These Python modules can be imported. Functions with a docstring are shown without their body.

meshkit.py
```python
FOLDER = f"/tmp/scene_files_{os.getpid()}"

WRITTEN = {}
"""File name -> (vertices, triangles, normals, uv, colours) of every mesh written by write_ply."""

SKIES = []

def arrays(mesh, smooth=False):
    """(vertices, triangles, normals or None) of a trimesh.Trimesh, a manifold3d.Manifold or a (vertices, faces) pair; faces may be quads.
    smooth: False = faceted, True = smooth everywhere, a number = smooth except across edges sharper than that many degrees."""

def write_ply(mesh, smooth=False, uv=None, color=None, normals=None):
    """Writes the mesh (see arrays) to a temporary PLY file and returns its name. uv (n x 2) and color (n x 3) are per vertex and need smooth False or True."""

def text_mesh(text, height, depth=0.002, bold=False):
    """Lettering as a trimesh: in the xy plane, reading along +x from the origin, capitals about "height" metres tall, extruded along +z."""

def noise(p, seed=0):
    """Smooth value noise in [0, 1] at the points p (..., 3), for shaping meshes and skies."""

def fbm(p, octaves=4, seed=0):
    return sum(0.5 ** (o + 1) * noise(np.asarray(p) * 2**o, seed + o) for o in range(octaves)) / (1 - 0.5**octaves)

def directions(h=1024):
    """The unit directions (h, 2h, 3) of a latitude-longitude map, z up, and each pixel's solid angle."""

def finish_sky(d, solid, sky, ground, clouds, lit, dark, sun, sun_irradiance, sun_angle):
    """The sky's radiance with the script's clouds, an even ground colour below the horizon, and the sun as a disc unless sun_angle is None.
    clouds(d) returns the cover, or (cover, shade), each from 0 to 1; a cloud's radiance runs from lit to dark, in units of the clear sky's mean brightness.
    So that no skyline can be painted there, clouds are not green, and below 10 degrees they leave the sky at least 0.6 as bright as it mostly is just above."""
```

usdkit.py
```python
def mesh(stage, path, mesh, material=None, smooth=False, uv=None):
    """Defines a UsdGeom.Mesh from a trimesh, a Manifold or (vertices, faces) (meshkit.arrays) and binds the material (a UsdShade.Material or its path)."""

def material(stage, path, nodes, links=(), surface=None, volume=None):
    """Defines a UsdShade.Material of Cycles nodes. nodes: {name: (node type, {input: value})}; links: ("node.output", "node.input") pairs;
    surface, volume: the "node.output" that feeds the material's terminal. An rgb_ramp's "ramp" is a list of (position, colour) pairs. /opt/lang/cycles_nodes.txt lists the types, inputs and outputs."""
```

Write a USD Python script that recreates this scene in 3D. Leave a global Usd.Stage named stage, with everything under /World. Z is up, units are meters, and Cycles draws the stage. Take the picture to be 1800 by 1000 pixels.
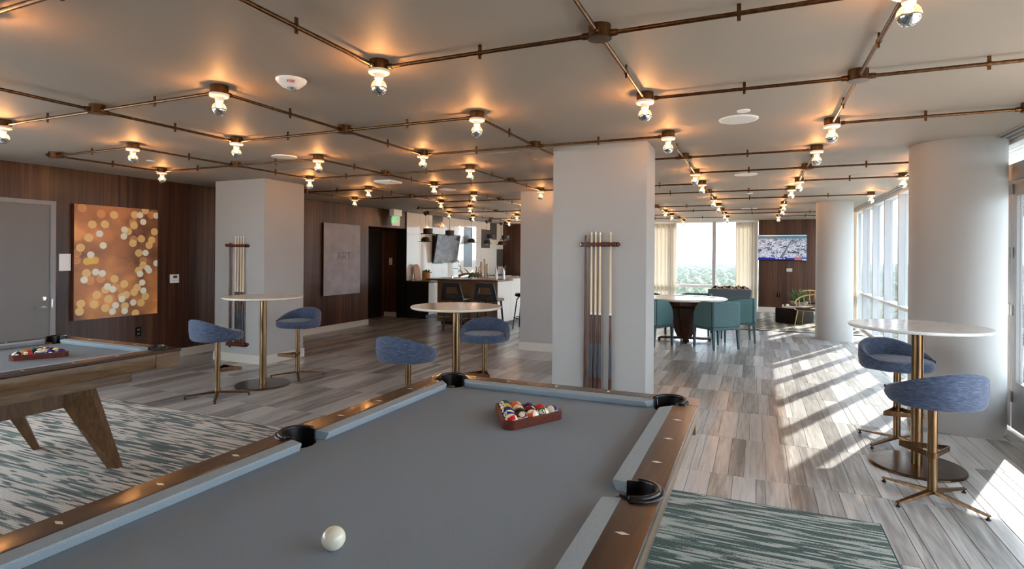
import math, random, numpy as np, trimesh, usdkit, meshkit
import manifold3d as m3
from pxr import Usd, UsdGeom, UsdLux, UsdShade, Gf, Sdf, Vt
from shapely.geometry import Polygon, Point, box as sbox
from shapely.ops import unary_union

stage = Usd.Stage.CreateInMemory()
UsdGeom.SetStageUpAxis(stage, 'Z')
UsdGeom.SetStageMetersPerUnit(stage, 1.0)
UsdGeom.Xform.Define(stage, '/World')
UsdGeom.Scope.Define(stage, '/World/Looks')
PI = math.pi

# ------------------------------------------------------------------ camera
FPX, CXP, CYP, YAW, ROLL, EYE = 994.4, 900.0, 449.1, -0.4076, 0.0065, 1.49
fw = np.array([math.sin(YAW), math.cos(YAW), 0.0])
r0 = np.array([math.cos(YAW), -math.sin(YAW), 0.0])
u0 = np.array([0, 0, 1.0])
rt = r0 * math.cos(ROLL) + u0 * math.sin(ROLL)
up = -r0 * math.sin(ROLL) + u0 * math.cos(ROLL)
cam = UsdGeom.Camera.Define(stage, '/World/camera')
cam.AddTransformOp().Set(Gf.Matrix4d(*rt, 0, *up, 0, *(-fw), 0, 0, 0, EYE, 1))
cam.CreateHorizontalApertureAttr(36.0)
cam.CreateVerticalApertureAttr(20.0)
cam.CreateFocalLengthAttr(36.0 * FPX / 1800)
cam.CreateVerticalApertureOffsetAttr(-(500 - CYP) / 1800 * 36.0)
cam.CreateClippingRangeAttr(Gf.Vec2f(0.05, 20000))
cam.CreateExposureAttr(1.2)

# ------------------------------------------------------------------ sky and sun
dome = UsdLux.DomeLight.Define(stage, '/World/sky')
dome.CreateColorAttr(Gf.Vec3f(0.78, 0.91, 1.03))
dome.CreateIntensityAttr(1.35)
sun = UsdLux.DistantLight.Define(stage, '/World/sun')
sun.CreateColorAttr(Gf.Vec3f(1.0, 0.92, 0.80))
sun.CreateIntensityAttr(3.2)
sun.CreateNormalizeAttr(True)
sun.CreateAngleAttr(0.6)
SUN_AZ = math.atan2(-0.907, -0.42)           # where the light travels to
SUN_EL = math.radians(27.5)
ld = Gf.Vec3d(math.cos(SUN_AZ) * math.cos(SUN_EL), math.sin(SUN_AZ) * math.cos(SUN_EL), -math.sin(SUN_EL))
sun.AddTransformOp().Set(Gf.Matrix4d(Gf.Rotation(Gf.Vec3d(0, 0, -1), ld), Gf.Vec3d(0, 0, 0)))
BULB = 36.0                                   # emission of the bulbs' glass

# ------------------------------------------------------------------ helpers
USED = {}


def numbered(path):
    n = USED.get(path, -1) + 1
    USED[path] = n
    return path if n == 0 else f'{path}_{n:03d}'


def lin(r, g, b):
    f = lambda c: c / 12.92 if c <= 0.04045 else ((c + 0.055) / 1.055) ** 2.4
    return (f(r / 255), f(g / 255), f(b / 255))


def props(p, label=None, cat=None, group=None, kind=None):
    for k, v in (('label', label), ('category', cat), ('group', group), ('kind', kind)):
        if v:
            p.SetCustomDataByKey(k, v)


class Thing:
    def __init__(s, path):
        s.path = path
        s.prim = stage.GetPrimAtPath(path)

    def part(s, name, mesh, mat, smooth=30, label=None, kind=None, cd=None):
        return put(name, mesh, mat, s, smooth, label=label, kind=kind, cd=cd)


def put(name, mesh, mat, parent=None, smooth=30, label=None, cat=None, group=None, kind=None, cd=None, attr=None):
    path = numbered((parent.path if parent else '/World') + '/' + name)
    if isinstance(mesh, (list, tuple)) and not isinstance(mesh[0], np.ndarray):
        mesh = trimesh.util.concatenate(list(mesh))
    m = usdkit.mesh(stage, path, mesh, '/World/Looks/' + mat, smooth)
    if cd is not None:
        UsdGeom.PrimvarsAPI(m).CreatePrimvar('Cd', Sdf.ValueTypeNames.Color3fArray, 'vertex').Set(Vt.Vec3fArray.FromNumpy(np.asarray(cd, np.float32)))
    if attr is not None:
        UsdGeom.PrimvarsAPI(m).CreatePrimvar('tone', Sdf.ValueTypeNames.FloatArray, 'vertex').Set(Vt.FloatArray.FromNumpy(np.asarray(attr, np.float32)))
    props(m.GetPrim(), label, cat, group, kind)
    return Thing(path)


def thing(name, label=None, cat=None, loc=(0, 0, 0), rz=0.0, group=None, kind=None):
    path = numbered('/World/' + name)
    x = UsdGeom.Xform.Define(stage, path)
    x.AddTranslateOp().Set(Gf.Vec3d(*map(float, loc)))
    x.AddRotateZOp().Set(float(rz))
    props(x.GetPrim(), label, cat, group, kind)
    return Thing(path)


def dup(src, loc, rz, label, group=None):
    was = src.prim.GetCustomData()
    t = thing(src.path.rpartition('/')[2], label, was['category'], loc, rz, group or was.get('group'))
    t.prim.GetReferences().AddInternalReference(src.path)
    t.prim.SetInstanceable(True)
    return t


cat_ = trimesh.util.concatenate


def bx(x0, x1, y0, y1, z0, z1):
    m = trimesh.creation.box([abs(x1 - x0), abs(y1 - y0), abs(z1 - z0)])
    m.apply_translation([(x0 + x1) / 2, (y0 + y1) / 2, (z0 + z1) / 2])
    return m


def from_mf(m):
    k = m.to_mesh()
    return trimesh.Trimesh(np.array(k.vert_properties[:, :3]), np.array(k.tri_verts), process=False)


def mf(t):
    t = t.copy()
    t.merge_vertices()
    return m3.Manifold(m3.Mesh(np.asarray(t.vertices, np.float32), np.asarray(t.faces, np.uint32)))


def rb(x0, x1, y0, y1, z0, z1, r=0.01, n=8):
    """box with rounded edges"""
    r = min(r, abs(x1 - x0) / 2.01, abs(y1 - y0) / 2.01, abs(z1 - z0) / 2.01)
    s = m3.Manifold.sphere(r, n)
    return from_mf(m3.Manifold.batch_hull([s.translate((x, y, z)) for x in (x0 + r, x1 - r) for y in (y0 + r, y1 - r) for z in (z0 + r, z1 - r)]))


def tf(m, loc=(0, 0, 0), rz=0, rx=0, ry=0):
    m = m.copy()
    R = trimesh.transformations.rotation_matrix
    for a, ax in ((rx, [1, 0, 0]), (ry, [0, 1, 0]), (rz, [0, 0, 1])):
        if a:
            m.apply_transform(R(math.radians(a), ax))
    m.apply_translation(loc)
    return m


def lathe(prof, n=32):
    """closed solid from (r, z) points, bottom to top"""
    p = np.array(prof, float)
    a = np.arange(n) * 2 * PI / n
    v = np.stack([p[:, None, 0] * np.cos(a), p[:, None, 0] * np.sin(a), np.broadcast_to(p[:, None, 1], (len(p), n))], -1).reshape(-1, 3)
    f = []
    for i in range(len(p) - 1):
        for j in range(n):
            k = (j + 1) % n
            A, B, C, D = i * n + j, i * n + k, (i + 1) * n + k, (i + 1) * n + j
            f += [[A, B, C], [A, C, D]]
    v = np.vstack([v, [[0, 0, p[0, 1]], [0, 0, p[-1, 1]]]])
    for j in range(n):
        k = (j + 1) % n
        f.append([len(v) - 2, k, j])
        f.append([len(v) - 1, (len(p) - 1) * n + j, (len(p) - 1) * n + k])
    t = trimesh.Trimesh(v, f, process=False)
    t.update_faces(t.area_faces > 1e-12)
    return t


def cyl(r, z0, z1, n=24, x=0, y=0):
    return tf(lathe([(r, z0), (r, z1)], n), (x, y, 0))


def tube(pts, r, n=8, closed=False):
    p = np.array(pts, float)
    N = len(p)
    r = np.broadcast_to(np.asarray(r, float), (N,))
    if closed:
        t = np.roll(p, -1, 0) - np.roll(p, 1, 0)
    else:
        t = np.gradient(p, axis=0)
    t /= np.linalg.norm(t, axis=1, keepdims=True)
    a0 = np.cross(t[0], [0, 0, 1.0])
    if np.linalg.norm(a0) < 0.1:
        a0 = np.cross(t[0], [1.0, 0, 0])
    A = [a0 / np.linalg.norm(a0)]
    for i in range(1, N):
        a = A[-1] - t[i] * (A[-1] @ t[i])
        A.append(a / np.linalg.norm(a))
    A = np.array(A)
    B = np.cross(t, A)
    g = np.arange(n) * 2 * PI / n
    v = (p[:, None] + r[:, None, None] * (np.cos(g)[None, :, None] * A[:, None] + np.sin(g)[None, :, None] * B[:, None])).reshape(-1, 3)
    f = []
    for i in range(N if closed else N - 1):
        for j in range(n):
            k, i2 = (j + 1) % n, (i + 1) % N
            a, b, c, d = i * n + j, i * n + k, i2 * n + k, i2 * n + j
            f += [[a, b, c], [a, c, d]]
    if not closed:
        v = np.vstack([v, p[:1], p[-1:]])
        for j in range(n):
            k = (j + 1) % n
            f += [[len(v) - 2, k, j], [len(v) - 1, (N - 1) * n + j, (N - 1) * n + k]]
    return trimesh.Trimesh(v, f, process=False)


def prism(pts, z0, z1):
    poly = pts if isinstance(pts, Polygon) else Polygon(pts)
    m = trimesh.creation.extrude_polygon(poly, z1 - z0, engine='earcut')
    m.apply_translation([0, 0, z0])
    return m


def prism_y(pts, y0, y1):
    """outline in (x, z), extruded along y"""
    m = prism([(a, b) for a, b in pts], 0, y1 - y0)
    v = m.vertices.copy()
    m = trimesh.Trimesh(np.stack([v[:, 0], y0 + v[:, 2], v[:, 1]], 1), m.faces[:, ::-1], process=False)
    return m


def prism_x(pts, x0, x1):
    """outline in (y, z), extruded along x"""
    m = prism([(a, b) for a, b in pts], 0, x1 - x0)
    v = m.vertices.copy()
    return trimesh.Trimesh(np.stack([x0 + v[:, 2], v[:, 0], v[:, 1]], 1), m.faces, process=False)


def diff(t, *cuts):
    m = mf(t)
    for c in cuts:
        m = m - (c if isinstance(c, m3.Manifold) else mf(c))
    return from_mf(m)


def grid_mesh(fn, nu, nv):
    """fn(u, v) -> points, u and v in [0, 1]"""
    u, v = np.meshgrid(np.linspace(0, 1, nu), np.linspace(0, 1, nv), indexing='ij')
    p = fn(u.ravel(), v.ravel())
    i, j = np.meshgrid(np.arange(nu - 1), np.arange(nv - 1), indexing='ij')
    a = (i * nv + j).ravel()
    return trimesh.Trimesh(p, np.vstack([np.stack([a, a + nv, a + nv + 1], 1), np.stack([a, a + nv + 1, a + 1], 1)]), process=False), u.ravel(), v.ravel()


def icos(r, n=2, c=(0, 0, 0)):
    m = trimesh.creation.icosphere(n, r)
    m.apply_translation(c)
    return m


def lettering(text, h, depth=0.002, bold=False):
    m = meshkit.text_mesh(text, h, depth, bold)
    c = m.bounds.mean(0)
    m.apply_translation([-c[0], -c[1], 0])
    return m


# ------------------------------------------------------------------ materials
def mat(name, col, rough=0.5, metal=0.0, **kw):
    p = {'base_color': col, 'roughness': rough, 'metallic': metal}
    p.update(kw)
    usdkit.material(stage, '/World/Looks/' + name, {'p': ('principled_bsdf', p)}, [], surface='p.BSDF')


def tex_mat(name, ramp, scale=(1, 1, 1), noise=4.0, detail=4.0, rough=0.5, metal=0.0, dist=0.0, bump=0.0, bump_scale=None, coord='object', rough2=None, **kw):
    nodes = {'tc': ('texture_coordinate', {}), 'geo': ('geometry', {}), 'mp': ('mapping', {'scale': scale}),
             'n': ('noise_texture', {'scale': noise, 'detail': detail, 'distortion': dist, 'roughness': 0.6}),
             'r': ('rgb_ramp', {'ramp': ramp}), 'p': ('principled_bsdf', {'roughness': rough, 'metallic': metal, **kw})}
    links = [('geo.position' if coord == 'world' else 'tc.object', 'mp.vector'), ('mp.vector', 'n.vector'), ('n.fac', 'r.fac'), ('r.color', 'p.base_color')]
    if bump:
        src = 'n.fac'
        if bump_scale:
            nodes['n2'] = ('noise_texture', {'scale': bump_scale, 'detail': 2.0})
            links.append(('tc.object', 'n2.vector'))
            src = 'n2.fac'
        nodes['b'] = ('bump', {'strength': bump, 'distance': 0.01})
        links += [(src, 'b.height'), ('b.normal', 'p.normal')]
    if rough2 is not None:
        nodes['mr'] = ('map_range', {'from_min': 0.3, 'from_max': 0.7, 'to_min': rough, 'to_max': rough2})
        links += [('n.fac', 'mr.value'), ('mr.result', 'p.roughness')]
    usdkit.material(stage, '/World/Looks/' + name, nodes, links, surface='p.BSDF')


mat('ceiling_paint', lin(162, 149, 136), 0.6)
mat('wall_paint', lin(214, 209, 202), 0.6)
mat('pier_paint', lin(172, 170, 168), 0.6)
mat('baseboard_paint', lin(205, 199, 188), 0.5)
mat('white_frame', lin(225, 226, 226), 0.4)
mat('mullion_grey', lin(176, 178, 182), 0.4)
mat('white_plastic', lin(247, 246, 244), 0.4)
mat('porcelain', lin(245, 240, 230), 0.25)
mat('chrome', (0.9, 0.9, 0.9), 0.06, 1.0)
mat('steel', (0.62, 0.60, 0.58), 0.3, 1.0)
mat('black_metal', (0.012, 0.012, 0.013), 0.45)
mat('black_satin', (0.006, 0.005, 0.006), 0.35, specular_ior_level=0.3)
mat('black_gloss', (0.006, 0.006, 0.006), 0.12)
mat('black_leather', (0.010, 0.009, 0.011), 0.3)
mat('rubber', (0.015, 0.015, 0.015), 0.7)
mat('door_grey', lin(122, 119, 119), 0.45)
mat('frame_grey', lin(150, 148, 148), 0.45)
mat('dark_panel', lin(84, 84, 86), 0.18)
mat('white_panel', lin(226, 220, 210), 0.05, coat_weight=0.8, coat_roughness=0.02)
mat('dark_cabinet', (0.008, 0.007, 0.007), 0.4)
mat('white_lacquer', lin(232, 230, 224), 0.3)
mat('dark_grey_cloth', lin(70, 78, 86), 0.9)
mat('pearl', lin(232, 222, 205), 0.25)
mat('maple', lin(232, 205, 165), 0.3)
mat('wrap_grey', lin(70, 72, 80), 0.7)
mat('ivory', lin(240, 236, 225), 0.3)
mat('ball_cream', lin(244, 236, 214), 0.08, coat_weight=0.5)
mat('exit_green', lin(60, 190, 110), 0.5, emission_color=(0.1, 0.8, 0.35), emission_strength=0.3)
mat('red_print', lin(200, 45, 30), 0.5)
mat('grey_print', lin(120, 116, 118), 0.6)
mat('white_print', lin(240, 240, 245), 0.5, emission_color=(0.9, 0.92, 1.0), emission_strength=0.6)
mat('lcd_green', lin(60, 80, 60), 0.3)
mat('bulb_glow', (1, 0.7, 0.4), 0.3, emission_color=(1.0, 0.47, 0.16), emission_strength=BULB * 5.6)
mat('gold_leg', lin(205, 165, 100), 0.3, 1.0)
mat('rattan', lin(196, 160, 112), 0.5)
mat('dark_seat', lin(52, 40, 36), 0.6)
mat('plant_pot', lin(150, 146, 138), 0.5)
mat('candle', lin(238, 226, 200), 0.6)
mat('book_white', lin(236, 234, 230), 0.5)
mat('terrace_stone', lin(214, 210, 204), 0.8)
mat('sofa_fabric', lin(84, 94, 104), 0.9)
mat('felt_green', lin(150, 168, 160), 0.85)
mat('table_rim', lin(225, 220, 210), 0.25)

BRONZE = [(0.3, lin(88, 64, 44)), (0.7, lin(122, 90, 62))]
tex_mat('bronze', BRONZE, (1, 1, 0.05), 40, 2, 0.32, 1.0)
tex_mat('bronze_post', [(0.3, lin(106, 82, 58)), (0.7, lin(146, 116, 84))], (1, 1, 0.03), 120, 2, 0.27, 1.0)
tex_mat('bronze_dark', [(0.3, lin(82, 66, 54)), (0.7, lin(110, 88, 70))], (1, 1, 1), 12, 3, 0.22, 1.0)
tex_mat('rail_wood', [(0.25, lin(36, 21, 12)), (0.5, lin(56, 34, 20)), (0.75, lin(76, 48, 28))], (6, 0.7, 6), 5, 5, 0.26, 0, 0.6, coat_weight=0.35, coat_roughness=0.12)
tex_mat('end_rail_wood', [(0.25, lin(36, 21, 12)), (0.5, lin(56, 34, 20)), (0.75, lin(76, 48, 28))], (0.7, 6, 6), 5, 5, 0.26, 0, 0.6, coat_weight=0.35, coat_roughness=0.12)
tex_mat('apron_wood', [(0.2, lin(70, 52, 36)), (0.5, lin(112, 86, 60)), (0.8, lin(140, 110, 78))], (5, 0.9, 9), 4, 6, 0.30, 0, 1.2, coat_weight=0.6, coat_roughness=0.15)
tex_mat('leg_wood', [(0.2, lin(66, 46, 30)), (0.5, lin(104, 74, 48)), (0.8, lin(132, 98, 66))], (9, 9, 1.2), 3, 6, 0.38, 0, 1.5)
tex_mat('rack_wood', [(0.3, lin(80, 34, 22)), (0.7, lin(112, 52, 34))], (8, 8, 8), 6, 4, 0.3)
tex_mat('cue_wood', [(0.3, lin(58, 26, 18)), (0.7, lin(104, 52, 32))], (8, 8, 1), 8, 4, 0.25)
tex_mat('table_felt', [(0.35, lin(128, 139, 150)), (0.65, lin(144, 155, 166))], (1, 1, 1), 350, 2, 0.95, 0, bump=0.05)
tex_mat('cushion_felt', [(0.35, lin(150, 162, 170)), (0.65, lin(168, 180, 188))], (1, 1, 1), 350, 2, 0.95, 0, bump=0.05)
tex_mat('light_felt', [(0.35, lin(158, 158, 158)), (0.65, lin(172, 172, 171))], (1, 1, 1), 350, 2, 0.95, 0)
tex_mat('denim', [(0.3, lin(46, 57, 80)), (0.5, lin(60, 73, 99)), (0.74, lin(96, 108, 134))], (1.0, 1.0, 7), 26, 4, 0.85, 0, bump=0.25, sheen_weight=0.25)
tex_mat('marble', [(0.30, lin(176, 178, 180)), (0.42, lin(222, 222, 220)), (0.7, lin(236, 234, 230))], (1.5, 1, 1), 3.5, 7, 0.16, 0, 2.2)
tex_mat('marble_warm', [(0.30, lin(205, 192, 174)), (0.42, lin(228, 216, 198)), (0.7, lin(236, 226, 210))], (1.5, 1, 1), 3.5, 7, 0.16, 0, 2.2)
tex_mat('teal_fabric', [(0.3, lin(62, 92, 94)), (0.7, lin(84, 118, 120))], (1, 1, 1), 60, 3, 0.7, 0, bump=0.1)
tex_mat('teal_leg', [(0.3, lin(44, 66, 68)), (0.7, lin(58, 84, 86))], (1, 1, 1), 20, 3, 0.5)
tex_mat('dark_wood', [(0.3, lin(44, 24, 16)), (0.7, lin(78, 44, 28))], (8, 8, 1), 4, 5, 0.3)
tex_mat('bar_top_wood', [(0.3, lin(60, 38, 26)), (0.7, lin(104, 70, 48))], (1, 8, 8), 4, 5, 0.25)
tex_mat('bar_front', [(0.3, lin(120, 92, 68)), (0.7, lin(150, 118, 88))], (1, 1, 0.3), 3, 4, 0.3, 0.7)
tex_mat('board_wood', [(0.3, lin(160, 108, 50)), (0.7, lin(204, 152, 88))], (6, 6, 1), 4, 5, 0.5)
tex_mat('driftwood', [(0.3, lin(130, 104, 78)), (0.7, lin(190, 160, 124))], (3, 3, 3), 6, 5, 0.8, 0, bump=0.4)
tex_mat('moss', [(0.3, lin(80, 92, 62)), (0.7, lin(150, 158, 124))], (1, 1, 1), 30, 4, 0.9)
tex_mat('leaf', [(0.3, lin(46, 76, 38)), (0.7, lin(98, 132, 72))], (1, 1, 1), 14, 3, 0.5)
usdkit.material(stage, '/World/Looks/curtain_cloth', {'d': ('diffuse_bsdf', {'color': lin(228, 221, 210)}), 't': ('translucent_bsdf', {'color': lin(238, 234, 226)}), 'm': ('mix_closure', {'fac': 0.35})}, [('d.BSDF', 'm.closure1'), ('t.BSDF', 'm.closure2')], surface='m.closure')
tex_mat('pillow_cloth', [(0.42, lin(22, 21, 22)), (0.46, lin(210, 196, 170)), (0.51, lin(196, 176, 140)), (0.54, lin(24, 22, 22)), (0.62, lin(30, 28, 28)), (0.66, lin(214, 204, 184))], (1, 1, 1), 9, 2, 0.9, 0, 1.0)
tex_mat('turf', [(0.3, lin(70, 104, 56)), (0.7, lin(120, 150, 92))], (1, 1, 1), 30, 4, 0.95)
tex_mat('tree_leaves', [(0.3, lin(46, 58, 42)), (0.5, lin(76, 84, 62)), (0.75, lin(112, 110, 84))], (1, 1, 1), 0.35, 4, 0.95, coord='world')
tex_mat('far_land', [(0.3, lin(66, 72, 62)), (0.5, lin(92, 96, 84)), (0.7, lin(118, 118, 104))], (1, 1, 1), 0.02, 8, 0.95, coord='world')
tex_mat('art_grey', [(0.35, lin(150, 144, 148)), (0.65, lin(166, 160, 164))], (1, 1, 1), 5, 6, 0.6, coord='world')
tex_mat('kitchen_screen', [(0.3, lin(50, 46, 62)), (0.48, lin(86, 80, 88)), (0.62, lin(120, 108, 100)), (0.75, lin(150, 128, 108))], (1, 1, 1), 6, 8, 0.12, 0, 0.6)


def glass(name, tint=(1, 1, 1), rough=0.0, ior=1.45):
    usdkit.material(stage, '/World/Looks/' + name, {
        't': ('transparent_bsdf', {'color': tint}), 'g': ('glossy_bsdf', {'color': (1, 1, 1), 'roughness': rough}),
        'geo': ('geometry', {}), 'mr': ('map_range', {'to_min': ior, 'to_max': 1 / ior}), 'f': ('fresnel', {'IOR': ior}), 'm': ('mix_closure', {})},
        [('geo.backfacing', 'mr.value'), ('mr.result', 'f.IOR'), ('t.BSDF', 'm.closure1'), ('g.BSDF', 'm.closure2'), ('f.fac', 'm.fac')], surface='m.closure')


glass('window_glass', (0.755, 0.775, 0.785))
glass('clear_glass', (0.98, 0.99, 0.99))

# vertical wood veneer for the walls, world coordinates
usdkit.material(stage, '/World/Looks/bulb_clear', {
    't': ('transparent_bsdf', {'color': (1.0, 0.92, 0.80)}), 'g': ('glossy_bsdf', {'color': (1, 1, 1), 'roughness': 0.03}), 'lw': ('layer_weight', {'blend': 0.35}), 'm': ('mix_closure', {}),
    'e': ('emission', {'color': (1.0, 0.60, 0.30), 'strength': 0.26}), 'a': ('add_closure', {})},
    [('t.BSDF', 'm.closure1'), ('g.BSDF', 'm.closure2'), ('lw.facing', 'm.fac'), ('m.closure', 'a.closure1'), ('e.emission', 'a.closure2')], surface='a.closure')
usdkit.material(stage, '/World/Looks/wall_veneer', {
    'g': ('geometry', {}), 'm1': ('mapping', {'scale': (22, 22, 0.5)}), 'm2': ('mapping', {'scale': (90, 90, 1.1)}), 'm3': ('mapping', {'scale': (3.2, 3.2, 0.02)}),
    'n1': ('noise_texture', {'scale': 1.0, 'detail': 5.0, 'distortion': 0.3}), 'n2': ('noise_texture', {'scale': 1.0, 'detail': 3.0}), 'n3': ('noise_texture', {'scale': 1.0, 'detail': 2.0}),
    'a': ('math', {'math_type': 'multiply_add', 'value2': 0.35}), 'c': ('math', {'math_type': 'multiply_add', 'value2': 0.5}), 's': ('math', {'math_type': 'multiply', 'value2': 0.45}),
    'r': ('rgb_ramp', {'ramp': [(0.40, lin(30, 13, 9)), (0.56, lin(50, 26, 17)), (0.68, lin(74, 44, 29)), (0.8, lin(98, 64, 44))]}),
    'p': ('principled_bsdf', {'roughness': 0.36, 'specular_ior_level': 0.45})},
    [('g.position', 'm1.vector'), ('g.position', 'm2.vector'), ('g.position', 'm3.vector'), ('m1.vector', 'n1.vector'), ('m2.vector', 'n2.vector'), ('m3.vector', 'n3.vector'),
     ('n3.fac', 's.value1'), ('n2.fac', 'a.value1'), ('s.value', 'a.value3'), ('n1.fac', 'c.value1'), ('a.value', 'c.value3'), ('c.value', 'r.fac'), ('r.color', 'p.base_color')], surface='p.BSDF')

# floor planks: the "tone" of each plank is a primvar, streaks run along the plank (y)
usdkit.material(stage, '/World/Looks/plank_tile', {
    'g': ('geometry', {}), 't': ('attribute', {'attribute': 'tone'}),
    'off': ('vector_math', {'math_type': 'scale'}), 'one': ('combine_xyz', {'x': 1.0, 'y': 7.0, 'z': 3.0}), 'k': ('math', {'math_type': 'multiply', 'value2': 40.0}),
    'add': ('vector_math', {'math_type': 'add'}),
    'm1': ('mapping', {'scale': (16, 1.3, 1)}), 'n1': ('noise_texture', {'scale': 1.0, 'detail': 5.0, 'distortion': 0.8, 'roughness': 0.6}),
    'm2': ('mapping', {'scale': (60, 3.0, 1)}), 'n2': ('noise_texture', {'scale': 1.0, 'detail': 4.0}),
    'a': ('math', {'math_type': 'multiply_add', 'value2': 0.75}), 'b': ('math', {'math_type': 'multiply_add', 'value2': 0.30}), 's': ('math', {'math_type': 'multiply_add', 'value2': 0.30, 'value3': -0.02}),
    'r': ('rgb_ramp', {'ramp': [(0.42, lin(110, 107, 105)), (0.56, lin(148, 146, 144)), (0.68, lin(178, 177, 176)), (0.86, lin(205, 204, 203))]}),
    'rr': ('map_range', {'from_min': 0.3, 'from_max': 0.8, 'to_min': 0.30, 'to_max': 0.17}),
    'p': ('principled_bsdf', {'specular_ior_level': 0.5})},
    [('t.fac', 'k.value1'), ('one.vector', 'off.vector1'), ('k.value', 'off.scale'), ('g.position', 'add.vector1'), ('off.vector', 'add.vector2'),
     ('add.vector', 'm1.vector'), ('add.vector', 'm2.vector'), ('m1.vector', 'n1.vector'), ('m2.vector', 'n2.vector'),
     ('n2.fac', 's.value1'), ('n1.fac', 'a.value1'), ('s.value', 'a.value3'), ('t.fac', 'b.value1'), ('a.value', 'b.value3'), ('b.value', 'r.fac'), ('r.color', 'p.base_color'),
     ('n1.fac', 'rr.value'), ('rr.result', 'p.roughness')], surface='p.BSDF')
mat('grout', lin(96, 92, 88), 0.8)


def rug_mat(name, ramp):
    """tufted rows along x: each row (1.5 cm) changes colour abruptly along its length"""
    usdkit.material(stage, '/World/Looks/' + name, {
        'g': ('geometry', {}), 'sep': ('separate_xyz', {}), 'yk': ('math', {'math_type': 'multiply', 'value2': 66.0}), 'fl': ('math', {'math_type': 'floor'}), 'fr': ('math', {'math_type': 'pingpong', 'value2': 0.5}),
        'wn': ('white_noise_texture', {'dimensions': '1D'}), 'xo': ('math', {'math_type': 'multiply_add', 'value2': 0.16}), 'ks': ('math', {'math_type': 'multiply', 'value2': 0.66}),
        'xs': ('math', {'math_type': 'multiply', 'value2': 0.42}), 'c': ('combine_xyz', {}), 'n1': ('noise_texture', {'scale': 1.0, 'detail': 2.0, 'roughness': 0.5, 'dimensions': '3D'}),
        'm3': ('mapping', {'scale': (170, 170, 170)}), 'n3': ('noise_texture', {'scale': 1.0, 'detail': 1.0}), 's3': ('math', {'math_type': 'multiply_add', 'value2': 0.03, 'value3': -0.015}), 'b': ('math', {'math_type': 'add'}),
        'r': ('rgb_ramp', {'ramp': ramp}), 'ht': ('math', {'math_type': 'multiply_add', 'value2': 0.5}), 'bu': ('bump', {'strength': 0.5, 'distance': 0.008}), 'p': ('principled_bsdf', {'roughness': 0.95, 'sheen_weight': 0.15})},
        [('g.position', 'sep.vector'), ('sep.y', 'yk.value1'), ('yk.value', 'fl.value1'), ('yk.value', 'fr.value1'), ('fl.value', 'wn.w'), ('wn.value', 'xo.value1'), ('sep.x', 'xs.value1'), ('xs.value', 'xo.value3'),
         ('fl.value', 'ks.value1'), ('xo.value', 'c.x'), ('ks.value', 'c.y'), ('c.vector', 'n1.vector'), ('g.position', 'm3.vector'), ('m3.vector', 'n3.vector'), ('n3.fac', 's3.value1'),
         ('n1.fac', 'b.value1'), ('s3.value', 'b.value2'), ('b.value', 'r.fac'), ('r.color', 'p.base_color'), ('n3.fac', 'ht.value1'), ('fr.value', 'ht.value3'), ('ht.value', 'bu.height'), ('bu.normal', 'p.normal')], surface='p.BSDF')


def bands(*bs):
    """(upper limit, colour) bands with sharp edges"""
    out, lo = [], 0.0
    for hi, c in bs:
        out += [(lo, c), (hi - 0.006, c)]
        lo = hi
    return out


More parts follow.
